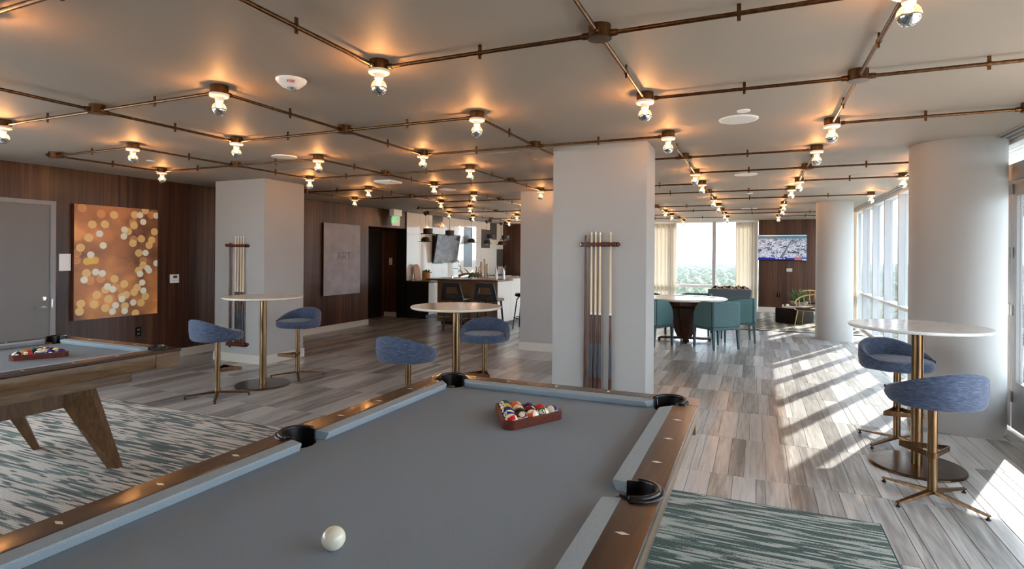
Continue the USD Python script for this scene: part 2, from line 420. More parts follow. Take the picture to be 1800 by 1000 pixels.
DG, MG, WH = lin(34, 64, 57), lin(54, 90, 82), lin(160, 163, 157)
DK, GR, BE = lin(44, 52, 46), lin(80, 104, 92), lin(206, 194, 182)
rug_mat('rug_green', bands((0.37, MG), (0.395, WH), (0.43, DG), (0.458, WH), (0.505, DG), (0.535, WH), (0.565, MG), (0.595, WH), (0.66, DG), (1.0, WH)))
rug_mat('rug_beige', bands((0.37, GR), (0.405, BE), (0.44, DK), (0.487, BE), (0.513, DK), (0.56, BE), (0.60, GR), (0.63, BE), (0.66, DK), (1.0, BE)))
usdkit.material(stage, '/World/Looks/rug_scales', {
    'g': ('geometry', {}), 'm': ('mapping', {'scale': (4.5, 7.5, 1)}), 'v': ('voronoi_texture', {'scale': 1.0, 'randomness': 0.35, 'feature': 'f1', 'dimensions': '2D'}),
    'r': ('rgb_ramp', {'ramp': [(0.2, lin(92, 92, 88)), (0.36, lin(70, 72, 70)), (0.44, lin(178, 170, 150)), (0.6, lin(196, 188, 168))]}), 'p': ('principled_bsdf', {'roughness': 0.95})},
    [('g.position', 'm.vector'), ('m.vector', 'v.vector'), ('v.distance', 'r.fac'), ('r.color', 'p.base_color')], surface='p.BSDF')
usdkit.material(stage, '/World/Looks/vertex_paint', {'a': ('attribute', {'attribute': 'Cd'}), 'p': ('principled_bsdf', {'roughness': 0.35})}, [('a.color', 'p.base_color')], surface='p.BSDF')
usdkit.material(stage, '/World/Looks/ball_paint', {'a': ('attribute', {'attribute': 'Cd'}), 'p': ('principled_bsdf', {'roughness': 0.07, 'coat_weight': 0.5, 'coat_roughness': 0.02})}, [('a.color', 'p.base_color')], surface='p.BSDF')
usdkit.material(stage, '/World/Looks/screen_paint', {'a': ('attribute', {'attribute': 'Cd'}), 'p': ('principled_bsdf', {'roughness': 0.15, 'base_color': (0.01, 0.01, 0.01), 'emission_strength': 0.42})}, [('a.color', 'p.emission_color')], surface='p.BSDF')

# ================================================================== the setting
CEIL = 2.506
XL, XR, YN, YF = -7.62, 2.12, -4.0, 17.0
NX, NY0, NY1 = -8.28, 9.87, 11.38            # the niche with the service door

fl = thing('floor', 'pale grey wood-look plank tile floor laid in straight rows', 'floor', kind='structure')
fl.part('floor_base', [bx(XL - 0.1, XR + 0.12, YN, YF + 0.1, -0.15, -0.003), bx(NX - 0.1, XL - 0.1, NY0, NY1, -0.15, -0.003)], 'grout', False)
rng = random.Random(7)
tiles = []
ROW, Y0 = 0.857, 4.14
k = math.floor((YN - Y0) / ROW)
while Y0 + k * ROW < YF:
    ya, yb = max(Y0 + k * ROW, YN) + 0.0015, min(Y0 + (k + 1) * ROW, YF) - 0.0015
    x = XL - rng.uniform(0, 0.14)
    while x < XR + 0.1:
        w = rng.choice([0.142, 0.142, 0.142, 0.128, 0.1, 0.1, 0.055])
        xa, xb = max(x, XL - 0.08) + 0.0015, min(x + w, XR + 0.1) - 0.0015
        if xb - xa > 0.02 and yb - ya > 0.02:
            tiles.append((xa, xb, ya, yb, rng.random()))
        x += w
    k += 1
for i in range(5):
    for j in range(2):
        tiles.append((NX + 0.002 + i * 0.116, NX + 0.114 + i * 0.116, NY0 + 0.003 + j * 0.755, NY0 + 0.752 + j * 0.755, rng.random()))


def px_area(t):
    a = []
    for x in (t[0], t[1]):
        for y in (t[2], t[3]):
            q = np.array([x, y, -EYE])
            d = q @ fw
            if d < 0.3:
                return 0
            a.append((CXP + FPX * (q @ rt) / d, CYP - FPX * (q @ up) / d))
    u, v = [p[0] for p in a], [p[1] for p in a]
    if max(u) < 0 or min(u) > 1800 or max(v) < 0 or min(v) > 1000:
        return 0
    p = np.array([a[0], a[1], a[3], a[2]])
    return abs(sum(p[i][0] * p[(i + 1) % 4][1] - p[(i + 1) % 4][0] * p[i][1] for i in range(4))) / 2


def tile_mesh(t):
    xa, xb, ya, yb, tone = t
    c = 0.0012
    v = [(xa, ya, -0.006), (xb, ya, -0.006), (xb, yb, -0.006), (xa, yb, -0.006), (xa, ya, -c), (xb, ya, -c), (xb, yb, -c), (xa, yb, -c), (xa + c, ya + c, 0), (xb - c, ya + c, 0), (xb - c, yb - c, 0), (xa + c, yb - c, 0)]
    f = []
    for b in (0, 4):
        for i in range(4):
            j = (i + 1) % 4
            f += [[b + i, b + j, b + 4 + j], [b + i, b + 4 + j, b + 4 + i]]
    f += [[8, 9, 10], [8, 10, 11]]
    return trimesh.Trimesh(v, f, process=False)


# tiles lying under a rug or the near table are hidden and stay in the joined field
def hidden(t):
    cx, cy = (t[0] + t[1]) / 2, (t[2] + t[3]) / 2
    return (-2.54 < cx < 0.64 and t[3] < 3.69) or (-6.10 < cx < -2.92 and t[3] < 3.65)


order = sorted(tiles, key=lambda t: -(0 if hidden(t) else px_area(t)))
for t in order[:300]:
    m = tile_mesh(t)
    put('plank_tile', m, 'plank_tile', fl, False, attr=np.full(len(m.vertices), t[4]))
rest = [tile_mesh(t) for t in order[300:]]
put('plank_tile_field', rest, 'plank_tile', fl, False, kind='stuff', attr=np.concatenate([np.full(len(m.vertices), t[4]) for m, t in zip(rest, order[300:])]))

ceiling = thing('ceiling', 'flat warm grey painted ceiling', 'ceiling', kind='structure')
ceiling.part('ceiling_slab', [bx(NX - 0.1, XR + 0.12, YN - 0.1, YF + 0.2, CEIL, CEIL + 0.15)], 'ceiling_paint', False)


def wall(name, meshes, m, label=None, smooth=False):
    return put(name, meshes, m, None, smooth, label=label, cat='wall', kind='structure')


DY0, DY1, DZ = 2.98, 3.975, 2.05              # service door in the left wall
wl = thing('wall_left', 'dark brown wood veneer wall with the grey door and bokeh picture', 'wall', kind='structure')
wl.part('veneer_wall', [bx(-7.85, -7.65, 2.5, DY0 - 0.05, 0, CEIL), bx(-7.85, -7.65, -0.9, 2.5, 0, 0.1), bx(-7.85, -7.65, -0.9, 2.5, 2.45, CEIL), bx(-7.85, -7.65, DY0 - 0.05, DY1 + 0.05, DZ + 0.05, CEIL), bx(-7.85, -7.65, DY1 + 0.05, 7.2, 0, CEIL)], 'wall_veneer', False)
wl.part('far_veneer_wall', [bx(-7.85, -7.6, 7.2, NY0, 0, CEIL), bx(-7.85, -7.6, NY0, 11.27, 2.1, CEIL)], 'wall_veneer', False)
wl.part('niche_wall', [bx(NX - 0.1, NX, NY0 - 0.1, NY1 + 0.1, 0, 2.2), bx(NX, -7.85, NY0 - 0.1, NY0, 0, 2.1), bx(NX, -7.6, NY1, NY1 + 0.1, 0, 2.2), bx(NX, -7.85, NY0, NY1, 2.1, 2.2)], 'wall_veneer', False)
put('baseboard_left', [bx(-7.65, -7.636, DY1 + 0.05, 7.2, 0, 0.115), bx(-7.65, -7.636, 2.5, DY0 - 0.05, 0, 0.115), bx(-7.6, -7.586, 7.2, NY0, 0, 0.115), bx(NX + 0.0, -7.6, NY1 - 0.014, NY1, 0, 0.11)], 'baseboard_paint', None, False, kind='structure')
YB = -0.9                                     # behind the viewer, left: a window wall nearer than the rest
wb = wall('wall_back', [bx(-3.2, XR, YN - 0.12, YN, 0, CEIL), bx(-3.32, -3.2, YN, YB, 0, CEIL), bx(-7.85, -7.4, YB - 0.12, YB, 0, CEIL), bx(-3.5, -3.2, YB - 0.12, YB, 0, CEIL), bx(-7.4, -3.5, YB - 0.12, YB, 0, 0.1), bx(-7.4, -3.5, YB - 0.12, YB, 2.45, CEIL)], 'wall_paint')

# kitchen feature wall: a field of glossy white and charcoal back-painted glass panels
kw = thing('wall_kitchen', 'kitchen wall of glossy white and charcoal glass panels', 'wall', kind='structure')
kw.part('backing', bx(-7.85, -7.615, 11.27, YF, 0, CEIL), 'dark_cabinet', False)
kw.part('edge_trim', bx(-7.62, -7.58, 11.262, 11.282, 0.88, CEIL), 'black_metal', False)
cols = [(11.285, 11.863, []), (11.863, 12.456, []), (12.456, 12.985, [(1.27, 2.03), (2.2, 2.5)]), (12.985, 13.57, []), (13.57, 14.145, []), (14.145, 14.665, [(1.153, 2.29)]), (14.665, 15.26, []),
        (15.26, 15.857, [(1.715, 2.275)]), (15.857, 16.36, [(1.99, 2.5)]), (16.36, 16.85, [(1.14, 1.69)])]
for y0, y1, darks in cols:
    zs, cuts = [], sorted({0.88, CEIL - 0.004, *[z for d in darks for z in d], *([1.99] if not darks else [])})
    for za, zb in zip(cuts[:-1], cuts[1:]):
        if zb - za < 0.03:
            continue
        dark = any(abs(za - d[0]) < 0.01 and zb <= d[1] + 0.01 for d in darks)
        kw.part('glass_panel', bx(-7.615, -7.597, y0 + 0.002, y1 - 0.002, za + 0.002, zb - 0.002), 'dark_panel' if dark else 'white_panel', False, label='charcoal glass panel' if dark else None)

# far wall with the big windows and the veneer wall that carries the television
wf = thing('wall_far', 'far wall with tall windows and a dark veneer panel at its right', 'wall', kind='structure')
wf.part('veneer_panel', [bx(0.06, XR, 16.95, 17.05, 0.0, CEIL), bx(-7.62, -6.6, 16.88, 17.05, 0, CEIL)], 'wall_veneer', False)
wf.part('wall_body', [bx(-6.6, 0.06, 17.0, 17.15, 2.47, CEIL), bx(-6.6, 0.06, 17.0, 17.15, 0, 0.09), bx(0.06, XR + 0.1, 17.05, 17.15, 0, CEIL), bx(-7.85, -6.6, 17.05, 17.15, 0, CEIL)], 'white_frame', False)
put('baseboard_far', bx(0.06, XR - 0.12, 16.936, 16.95, 0, 0.13), 'baseboard_paint', None, False, kind='structure')


def window(meshes, rails, panes, label):
    w = thing('window_%d' % window.n, label, 'window', kind='structure')
    window.n += 1
    for m in meshes:
        w.part('mullion', m, 'mullion_grey', False)
    for m in rails:
        w.part('rail', m, 'white_frame', False)
    for m in panes:
        w.part('pane', m, 'clear_glass' if 'behind' in label else 'window_glass', False)
    return w


window.n = 1
xs = [-6.6, -5.5, -4.4, -3.3, -2.2, -1.1, 0.0]
window([bx(x - 0.045, x + 0.045, 16.98, 17.1, 0.09, 2.47) for x in xs], [bx(-6.6, 0.06, 16.97, 17.1, 0.61, 0.69)],
       [bx(a + 0.045, b - 0.045, 17.04, 17.05, z0, z1) for a, b in zip(xs[:-1], xs[1:]) for z0, z1 in ((0.09, 0.61), (0.69, 2.47))], 'tall far windows looking out over hazy trees')

# right window wall: deep mullions every 1.05 m, sill rail, glass below too; one door
ys = [-0.8 + 1.05 * i for i in range(5)] + [7.35] + [8.26 + 1.047 * i for i in range(9)]
ys = [y for y in ys if not 4.2 < y < 7.2]
mull = [bx(2.005, 2.125, y - 0.028, y + 0.028, 0.05, 2.47) for y in ys]
rails_r = [bx(1.985, 2.12, -0.8, 4.16, 0.715, 0.765), bx(1.985, 2.12, 7.38, 16.95, 0.715, 0.765), bx(2.0, 2.14, -0.8, 4.2, 0, 0.05), bx(2.0, 2.14, 7.38, 16.95, 0, 0.05), bx(2.0, 2.14, -4, 16.95, 2.47, CEIL)]
panes_r = []
for a, b in zip(ys[:-1], ys[1:]):
    if b - a < 1.5:
        panes_r += [bx(2.085, 2.093, a + 0.028, b - 0.028, 0.05, 0.715), bx(2.085, 2.093, a + 0.028, b - 0.028, 0.765, 2.47)]
wall('wall_right', [bx(2.0, 2.14, YN, -0.83, 0, CEIL)], 'wall_paint')
window(mull, rails_r, panes_r, 'row of tall right hand windows with deep white mullions')

window([bx(x - 0.03, x + 0.03, -0.99, -0.93, 0.1, 2.45) for x in (-7.37, -6.4, -5.45, -4.5, -3.53)], [], [bx(-7.37 + 0.96 * i + 0.03, -6.41 + 0.96 * i - 0.03, -0.965, -0.957, 0.1, 2.45) for i in range(4)], 'windows behind the viewer at the left pool table')

window([bx(-7.80, -7.70, y - 0.03, y + 0.03, 0.1, 2.45) for y in (-0.87, 0.25, 1.36, 2.47)], [], [bx(-7.755, -7.747, -0.84 + 1.115 * i, 0.22 + 1.115 * i, 0.1, 2.45) for i in range(3)], 'window in the left wall, behind the picture edge')

dr = thing('door_2', 'glass terrace door in a grey metal frame behind the near round column', 'door', kind='structure')
yA, yB = 4.23, 7.32
dr.part('door_frame', [bx(2.03, 2.13, yA, yA + 0.06, 0, 2.47), bx(2.03, 2.13, yB - 0.06, yB, 0, 2.47), bx(2.03, 2.13, yA, yB, 2.17, 2.31), bx(2.04, 2.12, 5.22, 5.28, 0, 2.17)], 'frame_grey', False)
for n, (a, b) in enumerate(((5.28, 6.26), (6.28, 7.26))):
    lf = dr.part('door_leaf', [bx(2.05, 2.1, a + 0.005, a + 0.09, 0.02, 2.16), bx(2.05, 2.1, b - 0.09, b - 0.005, 0.02, 2.16), bx(2.05, 2.1, a + 0.09, b - 0.09, 2.03, 2.16), bx(2.05, 2.1, a + 0.09, b - 0.09, 0.02, 0.43)], 'frame_grey', False)
    lf.part('pane', bx(2.07, 2.08, a + 0.09, b - 0.09, 0.43, 2.03), 'window_glass', False)
    lf.part('hinge', [cyl(0.012, z, z + 0.09, 10, 2.045, a + 0.02 if n else b - 0.02) for z in (0.25, 1.0, 1.5, 2.05)], 'steel')
dr.part('transom_pane', bx(2.085, 2.093, yA + 0.06, yB - 0.06, 2.31, 2.47), 'window_glass', False)
dr.part('side_panel', bx(2.06, 2.12, yA + 0.06, 5.22, 0.0, 2.17), 'frame_grey', False)
dr.part('closer', [bx(1.99, 2.05, 6.45, 6.75, 2.11, 2.16)], 'steel', False)

# square piers and round columns
for nm, x0, x1, y0, y1, b in (('pier', -1.755, -0.888, 5.03, 5.47, 0.11), ('pier', -7.0, -6.07, 5.66, 6.38, 0.12), ('pier', -3.43, -2.45, 8.28, 8.8, 0.13)):
    i = USED.get('/World/pier', -1) + 1
    t = thing('pier', ['square pale grey pier with a cue rack behind the near pool table', 'square pale pier with cue rack standing by the left wall', 'square pale pier in front of the bar, half hidden'][i], 'column', kind='structure')
    t.part('shaft', bx(x0, x1, y0, y1, 0, CEIL), 'pier_paint', False)
    t.part('baseboard', [bx(x0 - 0.014, x1 + 0.014, y0 - 0.014, y1 + 0.014, 0, b)], 'baseboard_paint', False)
R1, R2 = (1.635, 6.2, 0.35), (1.31, 11.82, 0.302)
for i, (x, y, r) in enumerate((R1, R2)):
    t = put('round_column', lathe([(r, 0), (r, CEIL)], 72), 'pier_paint', None, 30, label=['nearer thick round white column beside the marble bar table', 'farther round white column in front of the lounge rug'][i], cat='column', kind='structure')
    UsdGeom.Xformable(stage.GetPrimAtPath(t.path)).AddTranslateOp().Set(Gf.Vec3d(x, y, 0))

# ------------------------------------------------------------------ outside: land, trees, buildings, terrace
ZL = -46.0
land = prism(Point(0, 0).buffer(5200, 48), ZL - 2, ZL)
put('land', land, 'far_land', None, False, label='hazy wooded land reaching to the horizon', cat='land', kind='structure')
r_ = np.random.default_rng(5)
crowns = []
for k in range(3):
    m = trimesh.creation.icosphere(3, 1.0)
    v = m.vertices
    d = meshkit.fbm(v * 2.2 + 7 * k, 3, k) - 0.5
    m.vertices = v * (1 + 0.75 * d[:, None]) * np.array([1, 1, 0.85])
    crowns.append(m)
pi = UsdGeom.PointInstancer.Define(stage, '/World/distant_trees')
props(pi.GetPrim(), 'crowns of distant trees seen through the windows', 'trees', None, 'stuff')
for k, m in enumerate(crowns):
    usdkit.mesh(stage, f'/World/distant_trees/crown_{k}', m, '/World/Looks/tree_leaves', True)
pi.CreatePrototypesRel().SetTargets([Sdf.Path(f'/World/distant_trees/crown_{k}') for k in range(3)])
P, S, I = [], [], []
for _ in range(9000):
    dist = 260 * (3200 / 260) ** r_.random()
    az = math.radians(r_.uniform(-42, 82))
    P.append((dist * math.sin(az), dist * math.cos(az) + 17, ZL + r_.uniform(3, 8)))
    s = r_.uniform(4.5, 9.5) * (1 + dist / 2500)
    S.append((s, s, s * r_.uniform(0.9, 1.4)))
    I.append(int(r_.integers(3)))
pi.CreatePositionsAttr(Vt.Vec3fArray.FromNumpy(np.array(P, np.float32)))
pi.CreateScalesAttr(Vt.Vec3fArray.FromNumpy(np.array(S, np.float32)))
pi.CreateProtoIndicesAttr(Vt.IntArray(I))

usdkit.material(stage, '/World/Looks/haze', {'v': ('principled_volume', {'color': (0.86, 0.93, 1.0), 'density': 0.00009, 'anisotropy': 0.3})}, [], volume='v.volume')
put('haze', bx(-2500, 3500, 70, 4500, ZL - 1, 75), 'haze', None, False, label='pale summer haze over the distant woods', cat='haze', kind='stuff')

te = thing('terrace', 'sunlit roof terrace floor outside the glass door, with added unseen bounce decks', 'terrace', kind='structure')
te.part('deck', bx(2.25, 6.2, -8.0, 11.5, -0.25, -0.05), 'terrace_stone', False)  # stretch beside the near windows added to bounce daylight indoors
te.part('turf_strip', bx(2.7, 4.6, 7.6, 9.6, -0.05, -0.03), 'turf', False, label='green artificial turf')
te.part('bounce_deck', bx(-16, 2.1, -40, -4.2, -0.25, -0.05), 'terrace_stone', False)  # unseen pale decks, added to throw light up through the off-camera windows
te.part('bounce_deck', bx(-16, -3.4, -4.2, -1.1, -0.25, -0.05), 'terrace_stone', False)
te.part('bounce_deck', bx(-16, -7.95, -1.1, 4.0, -0.25, -0.05), 'terrace_stone', False)
te.part('canopy', bx(2.14, 3.35, -4.0, 8.5, 2.52, 2.68), 'white_frame', False)
te.part('parapet', [bx(6.1, 6.2, -8.0, 11.5, -0.05, 0.95), bx(2.3, 6.1, 11.4, 11.5, -0.05, 0.3)], 'terrace_stone', False)

# ================================================================== rugs and pool tables
for i, (x0, x1, y1, m, lab) in enumerate(((-2.54, 0.64, 3.70, 'rug_green', 'green and grey striped rug under the near pool table'), (-6.10, -2.92, 3.655, 'rug_beige', 'beige and green striped rug under the left pool table'))):
    t = thing('area_rug', lab, 'rug', ((x0 + x1) / 2, 1.6, 0))
    hw = (x1 - x0) / 2
    t.part('pile', rb(-hw, hw, -2.3, y1 - 1.6, 0.001, 0.013, 0.005), m, 30)
    t.part('binding', [bx(-hw - 0.004, hw + 0.004, y1 - 1.6, y1 - 1.594, 0.001, 0.011), bx(hw, hw + 0.006, -2.3, y1 - 1.6, 0.001, 0.011), bx(-hw - 0.006, -hw, -2.3, y1 - 1.6, 0.001, 0.011)], 'dark_grey_cloth', False)

HX, HY, BED, RAIL = 0.733, 1.235, 0.755, 0.790


def hull(pts):
    return from_mf(m3.Manifold.hull_points(np.asarray(pts, np.float64)))


def pool_table(label, x, y):
    t = thing('pool_table', label, 'pool table', (x, y, 0))
    K, DZ_, BED, RAIL = 0.9686, 0.022, 0.755, 0.790

    def raised(m):
        m = (trimesh.util.concatenate(m) if isinstance(m, list) else m).copy()
        m.vertices = m.vertices * [K, K, 1] + [0, 0, DZ_]
        return m

    def P_(name, m, mt, smooth=30):
        return t.part(name, raised(m), mt, smooth)

    side = [(sx * 0.652, 0.0, 0.066) for sx in (-1, 1)]
    corner = [(sx * 0.598, sy * 1.118, 0.070) for sx in (-1, 1) for sy in (-1, 1)]
    cut = [tf(lathe([(r, 0.60), (r, 0.9)], 32), (px, py, 0)) for px, py, r in side + corner]
    for s in (-1, 1):
        a, b = sorted((s * 0.625, s * HX))
        P_('side_rail', diff(rb(a, b, -1.088, 1.088, 0.768, RAIL, 0.004), *cut), 'rail_wood', 30)
        a, b = sorted((s * 1.144, s * HY))
        P_('end_rail', diff(rb(-0.498, 0.498, a, b, 0.768, RAIL, 0.004), *cut), 'end_rail_wood', 30)
    for sx in (-1, 1):
        for sy in (-1, 1):
            P = [(sx * px, sy * py) for px, py in ((0.625, 1.0895), (HX, 1.0895), (HX, HY), (0.4995, HY), (0.4995, 1.144), (0.56, 1.144), (0.625, 1.08))]
            P_('corner_rail', diff(prism(Polygon(P).buffer(0), 0.768, RAIL), *cut), 'end_rail_wood', 30)
    # cushions: nose rounded, ends cut at the pockets
    prof = [(0.0, 0.784), (0.004, 0.7875), (0.058, 0.7895), (0.058, 0.757), (0.014, 0.757), (0.002, 0.778)]
    for sx in (-1, 1):
        for sy in (-1, 1):
            P = []
            for d, z in prof:
                q = d / 0.058
                P += [(sx * (0.567 + d), sy * (0.072 - 0.012 * q), z), (sx * (0.567 + d), sy * (1.0 + 0.055 * q), z)]
            P_('cushion', hull(P), 'cushion_felt', 35)
    for sy in (-1, 1):
        P = []
        for d, z in prof:
            q = d / 0.058
            P += [(sx * (0.487 + 0.055 * q), sy * (1.085 + d), z) for sx in (-1, 1)]
        P_('cushion', hull(P), 'cushion_felt', 35)
    P_('bed_cloth', diff(bx(-0.62, 0.62, -1.14, 1.14, 0.735, BED), *cut), 'table_felt', False)
    # apron, corner blocks, frame
    ap = [(0.728, 0.767), (0.730, 0.745), (0.729, 0.72), (0.722, 0.696), (0.716, 0.679), (0.70, 0.666), (0.632, 0.668), (0.632, 0.767)]
    for s in (-1, 1):
        m = prism_y([(s * a, b) for a, b in ap][::s], -1.044, 1.044)
        m.fix_normals()
        P_('apron', diff(m, *cut), 'apron_wood', 30)
        m = prism_x([(s * (a + 0.498), b) for a, b in ap][::s], -0.55, 0.55)
        m.fix_normals()
        P_('end_apron', diff(m, *cut), 'apron_wood', 30)
        for q in (-1, 1):
            a, b = sorted((s * 0.552, s * 0.729))
            c, d = sorted((q * 1.047, q * 1.228))
            P_('corner_block', diff(rb(a, b, c, d, 0.666, 0.767, 0.003), *cut), 'apron_wood', 30)
    P_('slate', diff(bx(-0.6, 0.6, -1.1, 1.1, 0.67, 0.735), *cut), 'apron_wood', False)
    P_('under_frame', rb(-0.645, 0.645, -0.93, 0.93, 0.598, 0.668, 0.004), 'apron_wood', 30)
    for s in (-1, 1):
        a, b = sorted((s * 0.36, s * 0.418))
        t.part('leg_beam', rb(a, b, -0.62, 0.62, 0.488, 0.622, 0.004), 'leg_wood', 30)
    for sx in (-1, 1):
        for sy in (-1, 1):
            P = []
            th = np.array([-0.012, 0.042])
            rings = [(0.622, (0.42, 0.60), (0.550, 0.676)), (0.488, (0.42, 0.60), (0.539, 0.725)), (0.0135, (0.435, 0.858), (0.502, 0.888))]
            for z, a, b in rings:
                for c in (np.array(a), np.array(b), np.array(b) + th, np.array(a) + th):
                    P.append((sx * c[0], sy * c[1], z))
            t.part('leg', hull(P), 'leg_wood', 20)
    # inlaid sights
    for sx in (-1, 1):
        for k in (-3, -2, -1, 1, 2, 3):
            d = 0.0125
            P_('sight', tf(prism([(-1.55 * d, 0), (0, -0.6 * d), (1.55 * d, 0), (0, 0.6 * d)], 0, 0.0008), (sx * 0.674, k * 0.271, RAIL)), 'pearl', False)
    for sy in (-1, 1):
        for k in (-1, 0, 1):
            P_('sight', tf(prism([(-0.0075, 0), (0, -0.016), (0.0075, 0), (0, 0.016)], 0, 0.0008), (k * 0.283, sy * 1.19, RAIL)), 'pearl', False)
    # pockets: leather cups, open to the bed, with a raised rolled lip on the rail
    for px, py, r in side + corner:
        a = math.atan2(py, px) if abs(py) > 0.5 else (0 if px > 0 else PI)
        cup = lathe([(0.005, 0.690), (r - 0.006, 0.690), (r - 0.001, 0.72), (r - 0.001, 0.797), (r - 0.006, 0.797), (r - 0.010, 0.71), (0.006, 0.698)], 36)
        opening = tf(bx(-0.3, -0.034 if abs(py) < 0.5 else -0.030, -0.3, 0.3, BED - 0.008, 0.9), (0, 0, 0), math.degrees(a))
        c = P_('pocket', tf(diff(cup, opening), (px, py, 0)), 'black_leather', 30)
        span = 1.62 if abs(py) < 0.5 else 1.75
        g = np.linspace(-span, span, 40)
        lift = 0.004 + (0.008 if abs(py) > 0.5 else 0.004) * np.cos(g / span * PI / 2) ** 0.7
        pts = np.stack([px + (r + 0.004) * np.cos(a + g), py + (r + 0.004) * np.sin(a + g), RAIL + lift], 1)
        c.part('lip', raised(tube(pts, 0.0085, 10)), 'black_leather', True)
        pts = np.stack([px + (r + 0.017) * np.cos(a + g * 0.94), py + (r + 0.017) * np.sin(a + g * 0.94), np.full(40, RAIL + 0.002)], 1)
        c.part('flange', raised(tube(pts, 0.0055, 8)), 'black_leather', True)
    return t


T1, T2 = (-0.950, 1.642), (-4.509, 1.603)
BED, RAIL = 0.777, 0.812
pool_table('near pool table with grey cloth and the cue ball on it', *T1)
pool_table('left pool table beside the grey door, splayed wooden legs showing', *T2)

BALL = 0.0283
BALLS = {0: lin(244, 236, 214), 1: lin(236, 178, 30), 2: lin(24, 52, 130), 3: lin(206, 34, 40), 4: lin(62, 34, 104), 5: lin(236, 98, 30), 6: lin(18, 96, 66), 7: lin(112, 24, 30), 8: lin(14, 14, 15)}
CNAME = {1: 'yellow', 2: 'blue', 3: 'red', 4: 'purple', 5: 'orange', 6: 'green', 7: 'maroon', 8: 'black'}


def ball(n, loc, toward, spin, label, group=None):
    """toward: direction of the number disc; spin: tilt of the stripe about it"""
    m = icos(BALL, 5)
    v = m.vertices / BALL
    d = np.array(toward, float)
    d /= np.linalg.norm(d)
    e = np.cross(d, [0, 0, 1.0])
    e /= np.linalg.norm(e)
    f = np.cross(e, d)
    ax = e * math.sin(spin) + f * math.cos(spin)          # stripe axis is square to the number
    col = np.tile(np.array(BALLS[0]), (len(v), 1))
    if n:
        c = np.array(BALLS[n if n <= 8 else n - 8])
        col[(np.abs(v @ ax) < 0.52) if n > 8 else np.ones(len(v), bool)] = c
        col[np.maximum(v @ d, -(v @ d)) > 0.90] = BALLS[0]
    t = thing('pool_ball' if n else 'cue_ball', label, 'pool ball', loc, 0, group)
    t.part('ball', m, 'ball_paint', True, cd=col)
    if n:
        q = lettering(str(n), 0.0125, 0.0006, True)
        x = np.cross(ax, d)
        M = np.eye(4)
        M[:3, 0], M[:3, 1], M[:3, 2] = x, ax, d
        q.apply_transform(M)
        vv = q.vertices + d * 0.0
        inpl = vv - np.outer(vv @ d, d)
        h = np.sqrt(np.maximum(BALL ** 2 - (inpl ** 2).sum(1), 0))
        q.vertices = inpl + np.outer(h + 0.0001 + (vv @ d) * 0.5, d)
        t.part('number', q, 'black_gloss', False)
    return t


ball(0, (-0.932, 1.084, BED + BALL), (1, 0, 0), 0, 'ivory cue ball alone on the near pool table')


def rack(cx, cy, numbers, seed, where, turn=0.0, views=None):
    """triangle with its apex at (cx, cy), opening towards +y; numbers from the apex row by row, left to right"""
    g = random.Random(seed)
    d2 = 2 * BALL + 0.0004
    R = np.array([[math.cos(turn), -math.sin(turn)], [math.sin(turn), math.cos(turn)]])
    pos = []
    for r in range(5):
        for k in range(r + 1):
            pos.append(R @ np.array([(k - r / 2) * d2, r * d2 * math.sqrt(3) / 2]))
    A = [pos[0], pos[14], pos[10]]
    tri = Polygon(A)
    outer, inner = tri.buffer(BALL + 0.0135, 12), tri.buffer(BALL + 0.001, 12)
    t = thing('ball_rack', f'red brown wooden triangle rack holding the balls on {where}', 'ball rack', (cx, cy, BED + 0.0005))
    fr = prism(outer.difference(inner), 0, 0.036)
    t.part('frame', fr, 'rack_wood', 30)
    rows = ['front corner of the rack', 'second row', 'third row', 'fourth row', 'back row']
    i = 0
    for r in range(5):
        for k in range(r + 1):
            n = numbers[i]
            p = pos[i]
            w = rows[r] + ('' if r == 0 else f', number {k + 1} from left')
            v = (views or {}).get(n)
            toward = v[0] if v else (g.uniform(-0.8, 0.8), g.uniform(-1, 0.3), g.uniform(-0.2, 0.9))
            spin = v[1] if v else g.uniform(0, PI)
            ball(n, (cx + p[0], cy + p[1], BED + BALL), toward, spin, ('black' if n == 8 else ('solid ' if n < 8 else 'white and ') + CNAME[n if n < 8 else n - 8]) + f' pool ball on {where}, {w}', 'balls racked on ' + where)
            i += 1


rack(-0.929, 2.155, [11, 10, 15, 2, 8, 13, 1, 9, 7, 14, 6, 5, 4, 3, 12], 3, 'the near table', 0.02,
     {11: ((-0.9, -0.2, -0.6), 0.2), 10: ((-0.5, -0.8, 0.5), 0.4), 15: ((-0.2, 0.5, -0.7), 0.3), 13: ((0.2, 0.4, -0.8), 1.1), 12: ((0.9, -0.5, -0.2), 1.2)})
rack(-4.486, 2.139, [12, 1, 3, 5, 8, 10, 6, 11, 13, 2, 14, 15, 7, 9, 4], 8, 'the left table', 0.0)

# ================================================================== cue racks and cues
def cue(x, y, z0, z1, label, lean=0.0):
    t = thing('pool_cue', label, 'pool cue', (x, y, z0), 0, 'cues in the wall racks')
    L = z1 - z0
    rad = lambda q: 0.0150 - 0.0085 * q
    seg = lambda a, b: tf(lathe([(rad(a), a * L), (rad(b), b * L)], 14), (0, 0, 0), 0, 0, 0)
    t.part('bumper', lathe([(0.011, 0), (0.0145, 0.01), (0.0145, 0.02)], 14), 'rubber', 30)
    t.part('butt', seg(0.02 / L, 0.10), 'cue_wood', 30)
    t.part('grip', seg(0.10, 0.31), 'wrap_grey', 30)
    t.part('forearm', seg(0.31, 0.482), 'cue_wood', 30)
    t.part('joint', seg(0.482, 0.488), 'black_gloss', 30)
    t.part('collar', seg(0.488, 0.502), 'ivory', 30)
    t.part('shaft', seg(0.502, 0.985), 'maple', 30)
    t.part('ferrule', seg(0.985, 0.995), 'ivory', 30)
    t.part('tip', seg(0.995, 1.0), 'steel', 30)
    return t


